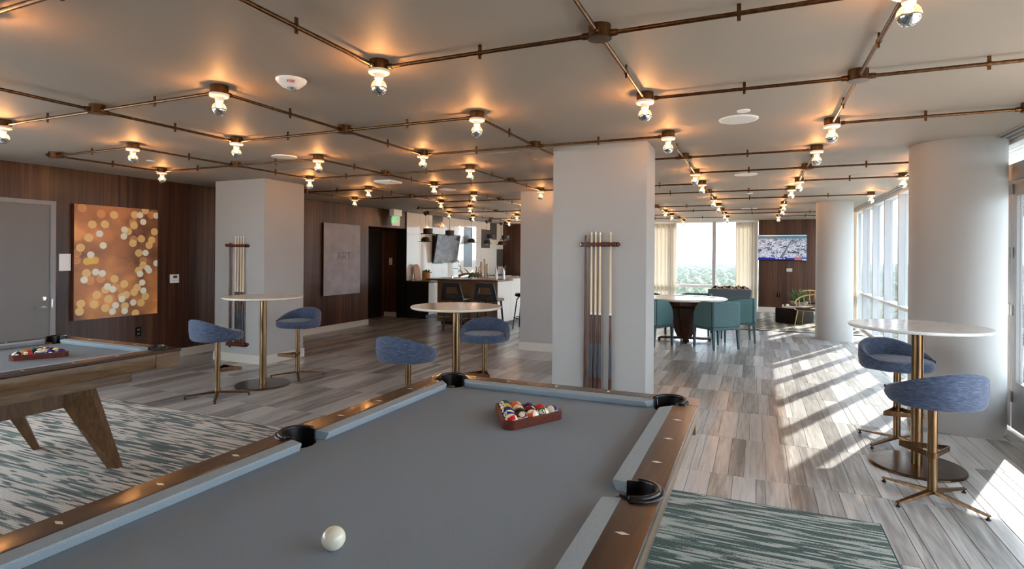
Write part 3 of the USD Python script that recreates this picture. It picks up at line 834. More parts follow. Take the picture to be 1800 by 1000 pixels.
def bridge(x, y, z0, z1, label):
    t = thing('bridge_stick', label, 'bridge stick', (x, y, z0))
    L = z1 - z0
    t.part('stick', lathe([(0.013, 0), (0.014, 0.02), (0.0105, L)], 14), 'cue_wood', 30)
    t.part('tip', lathe([(0.0105, L), (0.011, L + 0.02), (0.004, L + 0.025)], 14), 'dark_wood', 30)
    return t


def cue_rack(x0, x1, y, ztop, zbot, label):
    """two bars fixed to a pier's front face at y"""
    t = thing('cue_rack', label, 'cue rack', ((x0 + x1) / 2, y, 0))
    w = (x1 - x0) / 2
    capsule = lambda d: Polygon([(-w + d, -0.006), (w - d, -0.006), (w - d, -d), (-w + d, -d)]).union(Point(-w + d, -d + 0.0).buffer(d * 0.5))
    plate = lambda h: prism_y([(-w + 0.02 * math.cos(a), h + 0.02 * math.sin(a)) for a in np.linspace(PI / 2, 1.5 * PI, 8)] + [(w + 0.02 * math.cos(a), h + 0.02 * math.sin(a)) for a in np.linspace(-PI / 2, PI / 2, 8)], -0.012, -0.001)
    for nm, h in (('upper_bar', ztop), ('lower_bar', zbot)):
        b = t.part(nm, [plate(h), rb(-w + 0.01, w - 0.01, -0.062, -0.05, h - 0.016, h + 0.016, 0.005), rb(-w + 0.012, -w + 0.03, -0.056, -0.006, h - 0.012, h + 0.012, 0.004), rb(w - 0.03, w - 0.012, -0.056, -0.006, h - 0.012, h + 0.012, 0.004)], 'cue_wood', 30)
        b.part('screw', [tf(lathe([(0.008, 0), (0.008, 0.004)], 12), (sx * (w + 0.004), -0.012, h), 0, 90) for sx in (-1, 1)], 'steel', 30)
    t.part('ledge', rb(-w, w, -0.062, -0.002, zbot - 0.03, zbot - 0.018, 0.003), 'cue_wood', 30)
    return t


ord_ = lambda n: {1: 'first', 2: 'second', 3: 'third', 4: 'fourth', 5: 'fifth', 6: 'sixth', 7: 'seventh', 8: 'eighth', 9: 'ninth', 10: 'tenth', 11: 'eleventh', 12: 'twelfth'}[n]
cue_rack(-1.475, -1.137, 5.03, 1.595, 0.26, 'wooden cue rack on the square pier behind the near table')
bridge(-1.428, 5.0, 0.245, 1.655, 'dark wooden bridge stick at left end of the rack on the near pier')
for i, x in enumerate((-1.373, -1.334, -1.294, -1.197)):
    cue(x, 5.0, 0.245, 1.708, f'pool cue with grey grip, {ord_(i + 1)} of four in the rack on the near pier')
cue_rack(-6.72, -6.36, 5.66, 1.60, 0.255, 'wooden cue rack on the square pier by the left wall')
t = bridge(-6.674, 5.63, 0.2, 1.615, 'dark wooden bridge stick at left end of the rack on the left pier')
t.part('bridge_head', [rb(-0.085, 0.03, -0.012, 0.012, 1.405, 1.425, 0.004), rb(-0.085, -0.07, -0.01, 0.01, 1.39, 1.425, 0.003)], 'cue_wood', 30)
for i, x in enumerate((-6.566, -6.521, -6.468, -6.421)):
    cue(x, 5.63, 0.24, 1.735, f'pool cue, {ord_(i + 1)} of four in the rack on the left pier')

# ================================================================== bar tables and stools
def bar_table(label, x, y, top):
    t = thing('bar_table', label, 'bar table', (x, y, 0))
    t.part('base', lathe([(0.288, 0.001), (0.292, 0.004), (0.292, 0.014), (0.285, 0.020), (0.05, 0.024)], 64), 'bronze_dark', 30)
    t.part('post', lathe([(0.036, 0.022), (0.036, 0.975)], 32), 'bronze_post', 30)
    t.part('mounting_plate', lathe([(0.14, 0.975), (0.14, 0.985)], 32), 'bronze_dark', 30)
    t.part('tabletop', lathe([(0.412, 0.985), (0.424, 0.989), (0.43, 0.998), (0.43, 1.004), (0.426, 1.009)], 80), top, 30)
    return t


BT = [(1.062, 4.865), (-5.145, 4.79), (-2.61, 4.72)]
bar_table('round marble bar table beside the near round column', *BT[0], 'marble')
bar_table('round stone bar table in front of the left pier', *BT[1], 'marble_warm')
bar_table('round stone bar table between the pool tables and the bar', *BT[2], 'marble_warm')


def stool_meshes():
    RX, RY = 0.245, 0.235
    rad = lambda th: 1.0 / np.sqrt((np.abs(np.sin(th)) / RX) ** 2.3 + (np.abs(np.cos(th)) / RY) ** 2.3) ** (2 / 2.0) if False else ((np.abs(np.sin(th)) / RX) ** 2.25 + (np.abs(np.cos(th)) / RY) ** 2.25) ** (-1 / 2.25)
    # seat cushion: rounded pad; angle measured from the back (-y)
    prof = [(0.0, 0.603), (0.80, 0.600), (0.93, 0.606), (0.985, 0.622), (1.0, 0.643), (0.985, 0.663), (0.94, 0.678), (0.85, 0.686), (0.5, 0.690), (0.0, 0.690)]
    n = 48
    th = np.arange(n) * 2 * PI / n
    V = []
    for q, z in prof[1:-1]:
        sh = np.where(np.cos(th) > 0, 1 - 0.10 * np.cos(th), 1.0)      # back of the pad sits inside the backrest
        V.append(np.stack([np.sin(th) * rad(th) * q * sh, -np.cos(th) * rad(th) * q * sh, np.full(n, z)], 1))
    m = len(V)
    V = np.vstack(V + [[[0, 0, 0.603]], [[0, 0, 0.690]]])
    F = []
    for i in range(m - 1):
        for j in range(n):
            k = (j + 1) % n
            a, b, c, d = i * n + j, i * n + k, (i + 1) * n + k, (i + 1) * n + j
            F += [[a, b, c], [a, c, d]]
    for j in range(n):
        k = (j + 1) % n
        F += [[m * n, k, j], [m * n + 1, (m - 1) * n + j, (m - 1) * n + k]]
    seat = trimesh.Trimesh(V, F, process=False)
    # backrest: thick shell round the back, falling away to the sides
    N = 45
    ph = np.linspace(-2.05, 2.05, N)
    rings = []
    for p in ph:
        h = 0.138 * max(math.cos(p * 0.80), 0) ** 1.35
        top = 0.688 + h
        r = float(rad(np.array(p)))
        e = min(1.0, (2.05 - abs(p)) / 0.5)
        tk = 0.012 + 0.038 * e ** 0.6
        ro, ri = r + 0.012 * e, r + 0.004 - tk
        base = 0.596 + 0.012 * (1 - e)
        sec = [(ri + 0.004, base + 0.05), (ri + 0.006, (base + top) / 2 + 0.02), (ri + 0.012, top - 0.014), (ri + 0.3 * tk + 0.008, top - 0.002), (ro - 0.35 * tk, top), (ro - 0.006, top - 0.012), (ro + 0.004, (base + top) / 2), (ro + 0.002, base + 0.03), (ro - 0.012, base + 0.006), (ro - 0.04, base)]
        # lean the back slightly outwards with height
        rings.append([((a + 0.10 * (z - 0.64) * e) * math.sin(p), -(a + 0.10 * (z - 0.64) * e) * math.cos(p), z) for a, z in sec])
    K = len(rings[0])
    V = np.array(rings).reshape(-1, 3)
    F = []
    for i in range(N - 1):
        for j in range(K):
            k = (j + 1) % K
            a, b, c, d = i * K + j, i * K + k, (i + 1) * K + k, (i + 1) * K + j
            F += [[a, c, b], [a, d, c]]
    V = np.vstack([V, V[:K].mean(0), V[-K:].mean(0)])
    for j in range(K):
        k = (j + 1) % K
        F += [[len(V) - 2, j, k], [len(V) - 1, (N - 1) * K + k, (N - 1) * K + j]]
    back = trimesh.Trimesh(V, F, process=False)
    back.fix_normals()
    seat.fix_normals()
    return seat, back


SEAT, BACK = stool_meshes()


def flat_strip(a, b, w, h):
    """flat bar between two points, standing on edge when h > w"""
    a, b = np.array(a, float), np.array(b, float)
    d = b - a
    L = np.linalg.norm(d[:2])
    m = rb(0, np.linalg.norm(d), -w / 2, w / 2, -h / 2, h / 2, min(w, h) * 0.3)
    return tf(m, a, math.degrees(math.atan2(d[1], d[0])), 0, -math.degrees(math.atan2(d[2], L)))


def make_stool(label, loc, rz, swivel=0):
    t = thing('bar_stool', label, 'bar stool', loc, rz, 'blue upholstered bar stools')
    t.part('seat', tf(SEAT, (0, 0, 0), swivel), 'denim', 40)
    t.part('backrest', tf(BACK, (0, 0, 0), swivel), 'denim', 40)
    t.part('seat_plate', lathe([(0.10, 0.588), (0.10, 0.598)], 32), 'bronze_dark', 30)
    t.part('post', lathe([(0.0255, 0.045), (0.0255, 0.59)], 28), 'bronze_post', 30)
    ft = [flat_strip((0.02, -0.0, 0.278), (0.135, 0.185, 0.278), 0.006, 0.034), flat_strip((-0.02, -0.0, 0.278), (-0.135, 0.185, 0.278), 0.006, 0.034), flat_strip((-0.137, 0.186, 0.278), (0.137, 0.186, 0.278), 0.006, 0.034)]
    t.part('footrest', ft + [lathe([(0.030, 0.261), (0.030, 0.295)], 24)], 'bronze', 30)
    for sx in (-1, 1):
        for sy in (-1, 1):
            P = []
            for q, w, z0, z1 in ((0.0, 0.021, 0.046, 0.066), (1.0, 0.013, 0.024, 0.032)):
                c = np.array([sx * 0.222, sy * 0.212]) * q
                nrm = np.array([-sy * 0.212, sx * 0.222]) / 0.307
                P += [(*(c + nrm * w), z0), (*(c - nrm * w), z0), (*(c + nrm * w * 0.8), z1), (*(c - nrm * w * 0.8), z1)]
            lg = t.part('leg', hull(P), 'bronze', 20)
            lg.part('glide', tf(lathe([(0.011, 0.0005), (0.014, 0.006), (0.006, 0.012), (0.006, 0.026)], 16), (sx * 0.216, sy * 0.206, 0)), 'black_metal', 30)
    return t


S0 = make_stool('blue fabric bar stool nearest the viewer, back turned, at the marble table', (1.005, 4.237, 0), 0, 24)
for lab, x, y, r, sw in (('blue fabric bar stool behind the marble table, facing the viewer', 1.045, 5.40, 183, 22), ('blue fabric bar stool at left side of the left bar table', -5.135, 4.19, 0, -8), ('dark blue fabric bar stool at right side of the left bar table', -5.135, 5.31, 180, 8),
                     ('blue fabric bar stool in front of the middle bar table', -2.72, 4.08, 2, -4), ('blue fabric bar stool behind the middle bar table, nearer the bar', -2.585, 5.29, 182, 18)):
    make_stool(lab, (x, y, 0), r, sw)

# ================================================================== conduit grid and bulbs on the ceiling
ZP = 2.467
cx_ = {-5: -6.51, -4: -5.32, -3: -4.15, -2: -2.98, -1: -1.82, 0: -0.66, 1: 0.48, 2: 1.615}
ry_ = {-2: 0.12, -1: 1.28, 0: 2.44, 1: 3.56, 2: 4.71, 3: 5.79, 4: 6.90, 5: 8.06, 6: 9.02, 7: 10.17, 8: 11.4, 9: 12.6, 10: 13.65, 11: 14.85, 12: 15.9}
JX = {(-5, 1): (-6.515, 3.413), (-4, 2): (-5.301, 4.539), (-3, 0): (-4.165, 2.438), (-3, 3): (-4.131, 5.672), (-2, 1): (-2.989, 3.572), (-2, 4): (-2.97, 6.81), (-1, 2): (-1.819, 4.715), (-1, 5): (-1.78, 7.95),
      (0, 0): (-0.64, 2.442), (0, 3): (-0.662, 5.792), (0, 6): (-0.669, 9.0), (1, 1): (0.501, 3.551), (1, 4): (0.497, 6.909), (1, 7): (0.455, 10.17), (2, 2): (1.632, 4.709), (2, 5): (1.608, 8.06)}
for a in range(-5, 3):
    for b in range(-2, 13):
        if (b - a) % 3 == 0 and (a, b) not in JX:
            JX[(a, b)] = (cx_[a], ry_[b])


def node(a, b):
    r = (b - a) % 3
    if r == 0:
        return JX[(a, b)]
    jb, ja = ((a, b - 1), (a + 1, b)) if r == 1 else ((a, b + 1), (a - 1, b))
    return (JX.get(jb, (cx_[a], 0))[0], JX.get(ja, (0, ry_[b]))[1])


NODES = {}
for a in range(-5, 3):
    for b in range(-1, 13):
        if a == -5 and b < 1 or (a == -5 and b in (3, 4, 6) and b != 4) or (a == 2 and b in (3, 6, 8, 9)) or b == 12 and a > -1:
            continue
        x, y = node(a, b)
        if -1.83 < x < -0.8 and 4.95 < y < 5.5:
            continue
        NODES[(a, b)] = (x, y, 'J' if (b - a) % 3 == 0 and (a, b) != (2, 5) else 'L')


def screen(x, y, z):
    q = np.array([x, y, z - EYE])
    d = q @ fw
    return (CXP + FPX * (q @ rt) / d, CYP - FPX * (q @ up) / d) if d > 0.2 else (-9999, -9999)


inview = {k: -30 < screen(x, y, ZP)[0] < 1830 and screen(x, y, ZP)[1] > -30 for k, (x, y, _) in NODES.items()}
nth = lambda n: f'{n}{"th" if 10 < n % 100 < 14 else {1: "st", 2: "nd", 3: "rd"}.get(n % 10, "th")}'
rowsv = sorted({b for (a, b), v in inview.items() if v})


def where(a, b, typ):
    row = sorted((k[0] for k, n in NODES.items() if k[1] == b and inview[k] and n[2] == typ))
    return f'{nth(row.index(a) + 1)} from left in the {nth(rowsv.index(b) + 1)} nearest row' if inview.get((a, b)) else f'just outside the picture, box {a + 6}-{b + 3}'


def make_lamp(label, loc):
    t = thing('ceiling_lamp', label, 'ceiling lamp', loc, 0, 'bulbs on the ceiling conduit')
    t.part('canister', lathe([(0.050, -0.010), (0.052, -0.007), (0.052, 0.034), (0.050, 0.0385)], 32), 'bronze', 30)
    t.part('lampholder', lathe([(0.022, -0.056), (0.024, -0.050), (0.024, -0.034), (0.050, -0.030), (0.056, -0.025), (0.056, -0.013), (0.050, -0.010)], 32), 'porcelain', 30)
    R, zc = 0.041, -0.100
    g = np.linspace(-PI / 2, -0.10, 12)
    t.part('silver_cap', lathe([(max(R * math.cos(q), 0.002), zc + R * math.sin(q)) for q in g], 28), 'chrome', True)
    g = np.linspace(-0.10, 1.15, 12)
    t.part('bulb_glass', lathe([(R * math.cos(q), zc + R * math.sin(q)) for q in g] + [(0.0145, -0.056)], 28), 'bulb_clear', True)
    t.part('filament', lathe([(0.004, -0.100), (0.013, -0.092), (0.014, -0.080), (0.008, -0.066), (0.004, -0.057)], 12), 'bulb_glow', True)
    return t


def make_box(label, loc):
    t = thing('junction_box', label, 'junction box', loc, 0, 'junction boxes of the ceiling conduit')
    t.part('box', lathe([(0.050, -0.016), (0.050, 0.0385)], 32), 'bronze', 30)
    t.part('cover', lathe([(0.046, -0.021), (0.053, -0.020), (0.053, -0.015)], 32), 'bronze', 30)
    for k in range(4):
        t.part('connector', tf(lathe([(0.015, 0.049), (0.015, 0.072)], 14), (0, 0, 0), 90 * k, 90), 'bronze', 30)
    return t


lamp0 = box0 = None
for (a, b), (x, y, typ) in sorted(NODES.items()):
    if typ == 'L':
        lab = 'silver tipped bulb on bronze ceiling box, ' + where(a, b, 'L')
        if lamp0 is None:
            lamp0 = make_lamp(lab, (x, y, ZP))
        else:
            dup(lamp0, (x, y, ZP), 0, lab)
    else:
        lab = 'round bronze junction box without a bulb, ' + where(a, b, 'J')
        if box0 is None:
            box0 = make_box(lab, (x, y, ZP))
        else:
            dup(box0, (x, y, ZP), 0, lab)


def pipe(p, q, label):
    p, q = np.array(p), np.array(q)
    d = q - p
    L = np.linalg.norm(d)
    ang = math.degrees(math.atan2(d[1], d[0]))
    t = thing('conduit_pipe', label, 'conduit', (*((p + q) / 2), ZP), ang, 'bronze conduit runs on the ceiling')
    h = L / 2 - 0.056
    t.part('pipe', tf(lathe([(0.0098, -h), (0.0098, h)], 14), (0, 0, 0), 0, 0, 90), 'bronze', 30)
    t.part('strap', [tf(lathe([(0.0125, -0.008), (0.0125, 0.008)], 14), (0, 0, 0), 0, 0, 90), bx(-0.008, 0.008, -0.004, 0.004, 0.011, 0.0385), bx(-0.007, 0.007, -0.004, 0.004, -0.030, -0.011)], 'bronze', 30)
    for sx in (-1, 1):
        t.part('coupling', tf(lathe([(0.014, -0.012), (0.014, 0.012)], 14), (sx * (h - 0.012), 0, 0), 0, 0, 90), 'bronze', 30)
    return t


for (a, b), (x, y, typ) in sorted(NODES.items()):
    if (b - a) % 3:
        continue
    for da, db in ((1, 0), (-1, 0), (0, 1), (0, -1)):
        k = (a + da, b + db)
        if k in NODES:
            x2, y2, _ = NODES[k]
            way = {(1, 0): 'right', (-1, 0): 'left', (0, 1): 'away', (0, -1): 'nearer'}[(da, db)]
            lab = f'bronze conduit running {way} from junction box {where(a, b, typ)}'.replace(' in the ', ' in ')
            if not inview[(a, b)]:
                lab = f'bronze conduit at picture edge, running {way} from hidden box {a + 6}-{b + 3}'
            pipe((x, y), (x2, y2), lab)

# ------------------------------------------------------------------ other things on the ceiling
def disc(name, label, cat, x, y, r, h=0.008, m='white_plastic', extra=None):
    t = thing(name, label, cat, (x, y, CEIL))
    t.part('cover', lathe([(r, -0.0005 - h), (r + 0.003, -0.0005 - h * 0.5), (r + 0.003, -0.0005)][::1], 48), m, 30)
    if extra:
        extra(t)
    return t


grille = lambda r: (lambda t: t.part('grille', lathe([(r * 0.9, -0.011), (r * 0.92, -0.009)], 48), 'white_lacquer', 30))
disc('ceiling_speaker', 'large white round ceiling speaker right of the near pier', 'speaker', -0.127, 4.48, 0.135, 0.008, 'white_plastic', grille(0.13))
disc('ceiling_speaker', 'white round ceiling speaker above the left bar table', 'speaker', -4.517, 4.466, 0.125, 0.008, 'white_plastic', grille(0.12))
disc('ceiling_speaker', 'white round ceiling speaker in front of the bar', 'speaker', -4.40, 7.65, 0.13, 0.008, 'white_plastic', grille(0.12))
disc('ceiling_speaker', 'white round ceiling speaker before the lounge, between the lamp rows', 'speaker', -0.124, 7.5, 0.13, 0.008, 'white_plastic', grille(0.12))
disc('ceiling_speaker', 'farthest white round ceiling speaker, towards the television', 'speaker', -0.14, 12.8, 0.15, 0.008, 'white_plastic', grille(0.12))
spr = lambda t: t.part('head', lathe([(0.006, -0.03), (0.012, -0.022), (0.012, -0.012)], 12), 'chrome', 30)
disc('sprinkler_cover', 'small white sprinkler cap beside the large ceiling speaker', 'sprinkler', -0.087, 4.232, 0.042)
disc('sprinkler_cover', 'small white sprinkler cap near the left wall under the conduit', 'sprinkler', -6.098, 4.12, 0.045)
disc('sprinkler_cover', 'small white sprinkler cap in the middle of the right lamp rows', 'sprinkler', -0.1, 9.75, 0.045)
t = thing('fire_alarm', 'white ceiling fire alarm with clear strobe and red lettering', 'fire alarm', (-2.493, 2.513, CEIL), 0)
t.part('housing', lathe([(0.030, -0.048), (0.050, -0.044), (0.080, -0.018), (0.086, -0.006), (0.086, -0.0005)], 48), 'white_plastic', 30)
glass('clear_lens', (0.95, 0.95, 0.95), 0.02, 1.6)
st = t.part('strobe', [icos(0.021, 2, (0.012, 0.0, -0.052)), icos(0.017, 2, (-0.018, -0.004, -0.050)), icos(0.016, 2, (0.0, 0.018, -0.05))], 'clear_lens', True)
st.part('reflector', lathe([(0.012, -0.062), (0.020, -0.052), (0.026, -0.046)], 16), 'chrome', 30)
q = lettering('FIRE', 0.014, 0.001, True)
q = tf(q, (0, 0, 0), 0, 90)
ang = math.degrees(math.atan2(2.513, -2.493)) + 90                  # facing the viewer's side of the room
q = tf(q, (0, -0.0745, -0.029), 0, -0, 0)
q.apply_transform(trimesh.transformations.rotation_matrix(math.radians(38), [1, 0, 0], [0, -0.0745, -0.029]))
t.part('lettering', tf(q, (0, 0, 0), ang - 180), 'red_print', False)
for lab, x, y, w in (('flush white access panel in the ceiling beyond the near lamps', -2.42, 5.35, 0.30), ('thin white access panel outline above the left bar table', -5.1, 5.45, 0.25)):
    t = thing('access_panel', lab, 'access panel', (x, y, CEIL))
    t.part('frame', [bx(-w, w, -w, w, -0.006, -0.0005)], 'ceiling_paint', False)
    t.part('door', bx(-w + 0.012, w - 0.012, -w + 0.012, w - 0.012, -0.009, -0.006), 'ceiling_paint', False)
t = thing('ceiling_vent', 'square white projecting vent between lamps before the grey picture', 'vent', (-4.662, 6.473, CEIL))
t.part('body', rb(-0.14, 0.14, -0.14, 0.14, -0.028, -0.0005, 0.006), 'white_plastic', 30)
t.part('grille', [bx(-0.11, 0.11, -0.1 + 0.04 * i, -0.088 + 0.04 * i, -0.032, -0.027) for i in range(6)], 'white_lacquer', False)
t = thing('ceiling_vent', 'small white vent with dark slots in front of the bar', 'vent', (-4.05, 10.9, CEIL))
t.part('frame', bx(-0.3, 0.3, -0.15, 0.15, -0.008, -0.0005), 'white_plastic', False)
t.part('slot', [bx(-0.27, 0.27, -0.1 + 0.1 * i, -0.06 + 0.1 * i, -0.0095, -0.008) for i in range(3)], 'black_metal', False)
t = thing('linear_diffuser', 'long two slot air diffuser along the ceiling by the windows', 'air diffuser', (1.90, 6.5, CEIL))
t.part('frame', [bx(-0.075, 0.075, -10.3, 10.3, -0.006, -0.0005)], 'ceiling_paint', False)
t.part('slot', [bx(-0.052, -0.018, -10.3, 10.3, -0.008, -0.006)], 'black_metal', False)
t.part('slot', [bx(0.012, 0.046, -10.3, 10.3, -0.008, -0.006)], 'black_metal', False)

# ================================================================== left wall: door, pictures, fittings
WX = -7.65
t = thing('door_1', 'grey service door in a grey steel frame in the left wall', 'door', (WX, 0, 0), 0, None, 'structure')
t.part('door_frame', [bx(-0.18, 0.012, DY1, DY1 + 0.048, 0, DZ + 0.048), bx(-0.18, 0.012, DY0 - 0.048, DY0, 0, DZ + 0.048), bx(-0.18, 0.012, DY0, DY1, DZ, DZ + 0.048)], 'frame_grey', False)
lf = t.part('door_leaf', bx(-0.06, -0.012, DY0 + 0.003, DY1 - 0.003, 0.008, DZ - 0.003), 'door_grey', False)
lf.part('door_handle', [tf(lathe([(0.026, 0), (0.026, 0.008)], 24), (-0.012, 3.913, 0.85), 0, 0, 90), tf(lathe([(0.010, 0), (0.010, 0.05)], 16), (-0.012, 3.913, 0.85), 0, 0, 90), tube([(0.035, 3.918, 0.85), (0.038, 3.88, 0.85), (0.036, 3.80, 0.847), (0.030, 3.79, 0.846)], 0.008, 10)], 'chrome', 30)
lf.part('deadbolt', [tf(lathe([(0.028, 0), (0.026, 0.012), (0.012, 0.014), (0.012, 0.02)], 24), (-0.012, 3.912, 0.949), 0, 0, 90)], 'chrome', 30)
t.part('strike_plate', bx(0.0125, 0.0135, DY1 + 0.004, DY1 + 0.02, 0.84, 0.94), 'steel', False)

# the bokeh picture: colours painted on a fine grid (a printed canvas)
AW, AH = 1.045, 1.425
spots = '295,926,1 444,924,2 196,829,2 339,836,2 278,750,3 320,646,3 145,719,1 159,711,2 69,625,2 126,615,0 180,563,3 140,506,5 229,515,5 183,512,5 135,404,2 237,412,3 312,399,3 110,346,3 175,337,1 454,346,2 372,281,3 435,253,3 455,272,1 351,253,2 571,296,2 249,210,2 383,168,2 397,173,1 76,142,2 222,128,2 211,143,1 63,76,2 349,88,2 432,52,3 468,106,3 545,159,3 542,183,2 595,197,2 578,48,3 581,94,2 684,120,3 784,112,2 713,19,2 695,216,2 734,258,2 798,303,3 813,226,3 839,171,2 770,385,3 752,418,2 808,467,2 865,437,3 886,416,3 809,511,1 751,582,2 839,583,3 676,673,2 686,708,1 783,716,2 884,656,2 920,707,2 954,788,2 563,734,3 570,796,3 613,780,2 687,837,2 677,860,1 806,877,3 697,937,2 765,938,3 832,986,2 976,945,3 981,484,3 915,948,1 428,516,4 516,653,0 427,680,0 555,493,0 638,504,0 404,731,0 340,723,0 218,957,0 536,958,0 551,884,0 150,888,0 83,966,1 32,721,1 27,518,1 61,335,0 88,269,0 128,246,0 271,506,0 540,435,0 361,786,0 185,791,0 432,884,0 632,341,4 889,70,4 921,201,4 887,286,4 754,780,0 171,25,4 364,415,4 293,350,1 33,582,1 526,258,1'
nu, nv = 190, 258
gm, u, v = grid_mesh(lambda a, b: np.stack([np.zeros_like(a), a * AW, b * AH], 1), nu, nv)
P3 = np.stack([u * AW * 4, v * AH * 4, 0 * u], 1)
n1, n2 = meshkit.fbm(P3, 4, 3), meshkit.fbm(P3 * 0.6 + 9, 3, 5)
warm = np.clip(0.30 + 1.5 * (n2 - 0.45) + 0.55 * np.clip(u - 0.55, 0, 1) * (1 - v) * 2.2 + 0.25 * (1 - u) * v, 0, 1)
a3 = lambda *c: np.array(c, float) / 255
col = a3(84, 52, 42) * (1 - warm[:, None]) + a3(246, 166, 92) * warm[:, None]
col = col * (0.78 + 0.6 * n1[:, None])
rg = np.random.default_rng(4)
lst = [tuple(int(q) for q in s.split(',')) for s in spots.split()]
lst = [(rg.integers(0, 1000), rg.integers(0, 1000), 0) for _ in range(60)] + lst
for sx, sy, k in sorted(lst, key=lambda s: (0, 2, 5, 6, 1, 4)[s[2]]):
    c, al, rr = {0: (a3(214, 132, 84), 0.28, 0.056), 1: (a3(246, 178, 108), 0.65, 0.055), 2: (a3(255, 216, 138), 0.9, 0.053), 3: (a3(255, 252, 230), 0.99, 0.046), 4: (a3(240, 166, 90), 0.40, 0.10), 5: (a3(255, 205, 84), 0.9, 0.05)}[k]
    d = np.hypot((u - sx / 1000) * AW, (v - sy / 1000) * AH) / rr
    w = al * np.clip((1.0 - d) / (0.13 if k != 4 else 0.9), 0, 1)
    if k < 3:
        w = w * (1 + 0.35 * np.exp(-((d - 0.9) / 0.07) ** 2))
    w = np.clip(w, 0, 1)[:, None]
    col = col * (1 - w) + c * w
col = np.clip(col, 0, 1)
col = np.where(col <= 0.04045, col / 12.92, ((col + 0.055) / 1.055) ** 2.4)
t = thing('bokeh_picture', 'large canvas print of blurred golden light spots on the wood wall', 'picture', (WX, 4.195, 0.662))
t.part('canvas_body', bx(0.003, 0.048, 0, AW, 0, AH), 'cue_wood', False)
t.part('print', tf(gm, (0.0495, 0, 0)), 'vertex_paint', True, cd=col)

t = thing('wall_notice', 'blank white notice sheet between door and bokeh picture', 'sign', (WX, 4.057, 1.27))
t.part('sheet', rb(0.001, 0.012, 0, 0.127, 0, 0.206, 0.003), 'white_plastic', 30)
t = thing('thermostat', 'white thermostat on the wood wall right of the bokeh picture', 'thermostat', (WX, 5.447, 1.068))
t.part('case', rb(0.001, 0.024, 0, 0.132, 0, 0.122, 0.006), 'white_plastic', 30)
t.part('display', bx(0.024, 0.0255, 0.042, 0.10, 0.068, 0.104), 'lcd_green', False)
t.part('button', [bx(0.024, 0.0262, 0.03 + 0.03 * i, 0.045 + 0.03 * i, 0.03, 0.04) for i in range(3)], 'white_lacquer', False)


def outlet(label, loc, rz):
    t = thing('power_outlet', label, 'power outlet', loc, rz)
    t.part('plate', rb(0.001, 0.008, -0.04, 0.04, -0.062, 0.062, 0.003), 'black_gloss', 30)
    t.part('socket', [rb(0.008, 0.0105, -0.017, 0.017, z - 0.017, z + 0.017, 0.002) for z in (-0.026, 0.026)], 'rubber', 30)
    t.part('slot', [bx(0.0105, 0.0115, y - 0.003, y + 0.003, z - 0.008, z + 0.008) for y in (-0.008, 0.008) for z in (-0.026, 0.026)], 'steel', False)


outlet('black wall outlet below the bokeh picture', (WX, 5.008, 0.43), 0)
outlet('black wall outlet under the television in the lounge', (0.555, 16.95, 0.47), -90)

t = thing('grey_picture', 'pale grey canvas reading ART on the wood wall before the bar', 'picture', (-7.6, 8.46, 0.695))
t.part('canvas_body', bx(0.003, 0.046, 0, 1.075, 0, 1.40), 'art_grey', False)
t.part('edge', [bx(0.003, 0.0455, -0.004, 0.0, 0, 1.40)], 'dark_cabinet', False)
q = lettering('ART', 0.155, 0.0015)
q = tf(q, (0, 0, 0), 0, 90)
t.part('lettering', tf(q, (0.046, 0.575, 0.765), 90), 'grey_print', False)

t = thing('exit_sign', 'green lettered EXIT sign on the ceiling before the dark niche', 'exit sign', (-7.44, 10.63, 0))
t.part('canopy', rb(-0.06, 0.06, -0.16, 0.16, 2.36, CEIL - 0.001, 0.006), 'white_plastic', 30)
t.part('panel', rb(-0.008, 0.008, -0.155, 0.155, 2.14, 2.36, 0.003), 'white_plastic', 30)
for sgn in (1,):
    q = tf(lettering('EXIT', 0.115, 0.001, True), (0, 0, 0), 0, 90)
    t.part('lettering', tf(q, (0.0082, 0, 2.25), 90), 'exit_green', False)
t.part('edge_light', bx(-0.004, 0.0085, -0.15, 0.15, 2.335, 2.352), 'exit_green', False)

t = thing('service_door', 'dark service door with lever handle inside the niche', 'door', (NX, 10.15, 0))
t.part('leaf', bx(0.002, 0.03, 0.02, 1.02, 0.01, 2.05), 'dark_cabinet', False)
t.part('frame', [bx(0.001, 0.05, 1.02, 1.05, 0, 2.06), bx(0.001, 0.05, -0.02, 0.02, 0, 2.06)], 'dark_cabinet', False)
t.part('door_handle', [tf(lathe([(0.028, 0), (0.028, 0.01)], 20), (0.03, 0.32, 1.0), 0, 0, 90), tube([(0.04, 0.32, 1.0), (0.075, 0.33, 1.0), (0.08, 0.40, 1.0), (0.078, 0.46, 1.0)], 0.010, 10)], 'chrome', 30)
t = thing('light_switch', 'pale two gang light switch on the niche wall', 'light switch', (-8.1, NY1, 1.33))
t.part('plate', rb(-0.045, 0.045, -0.009, -0.001, -0.085, 0.085, 0.003), 'white_plastic', 30)
t.part('rocker', [rb(-0.028, 0.028, -0.013, -0.008, z - 0.03, z + 0.03, 0.002) for z in (-0.038, 0.038)], 'white_lacquer', 30)

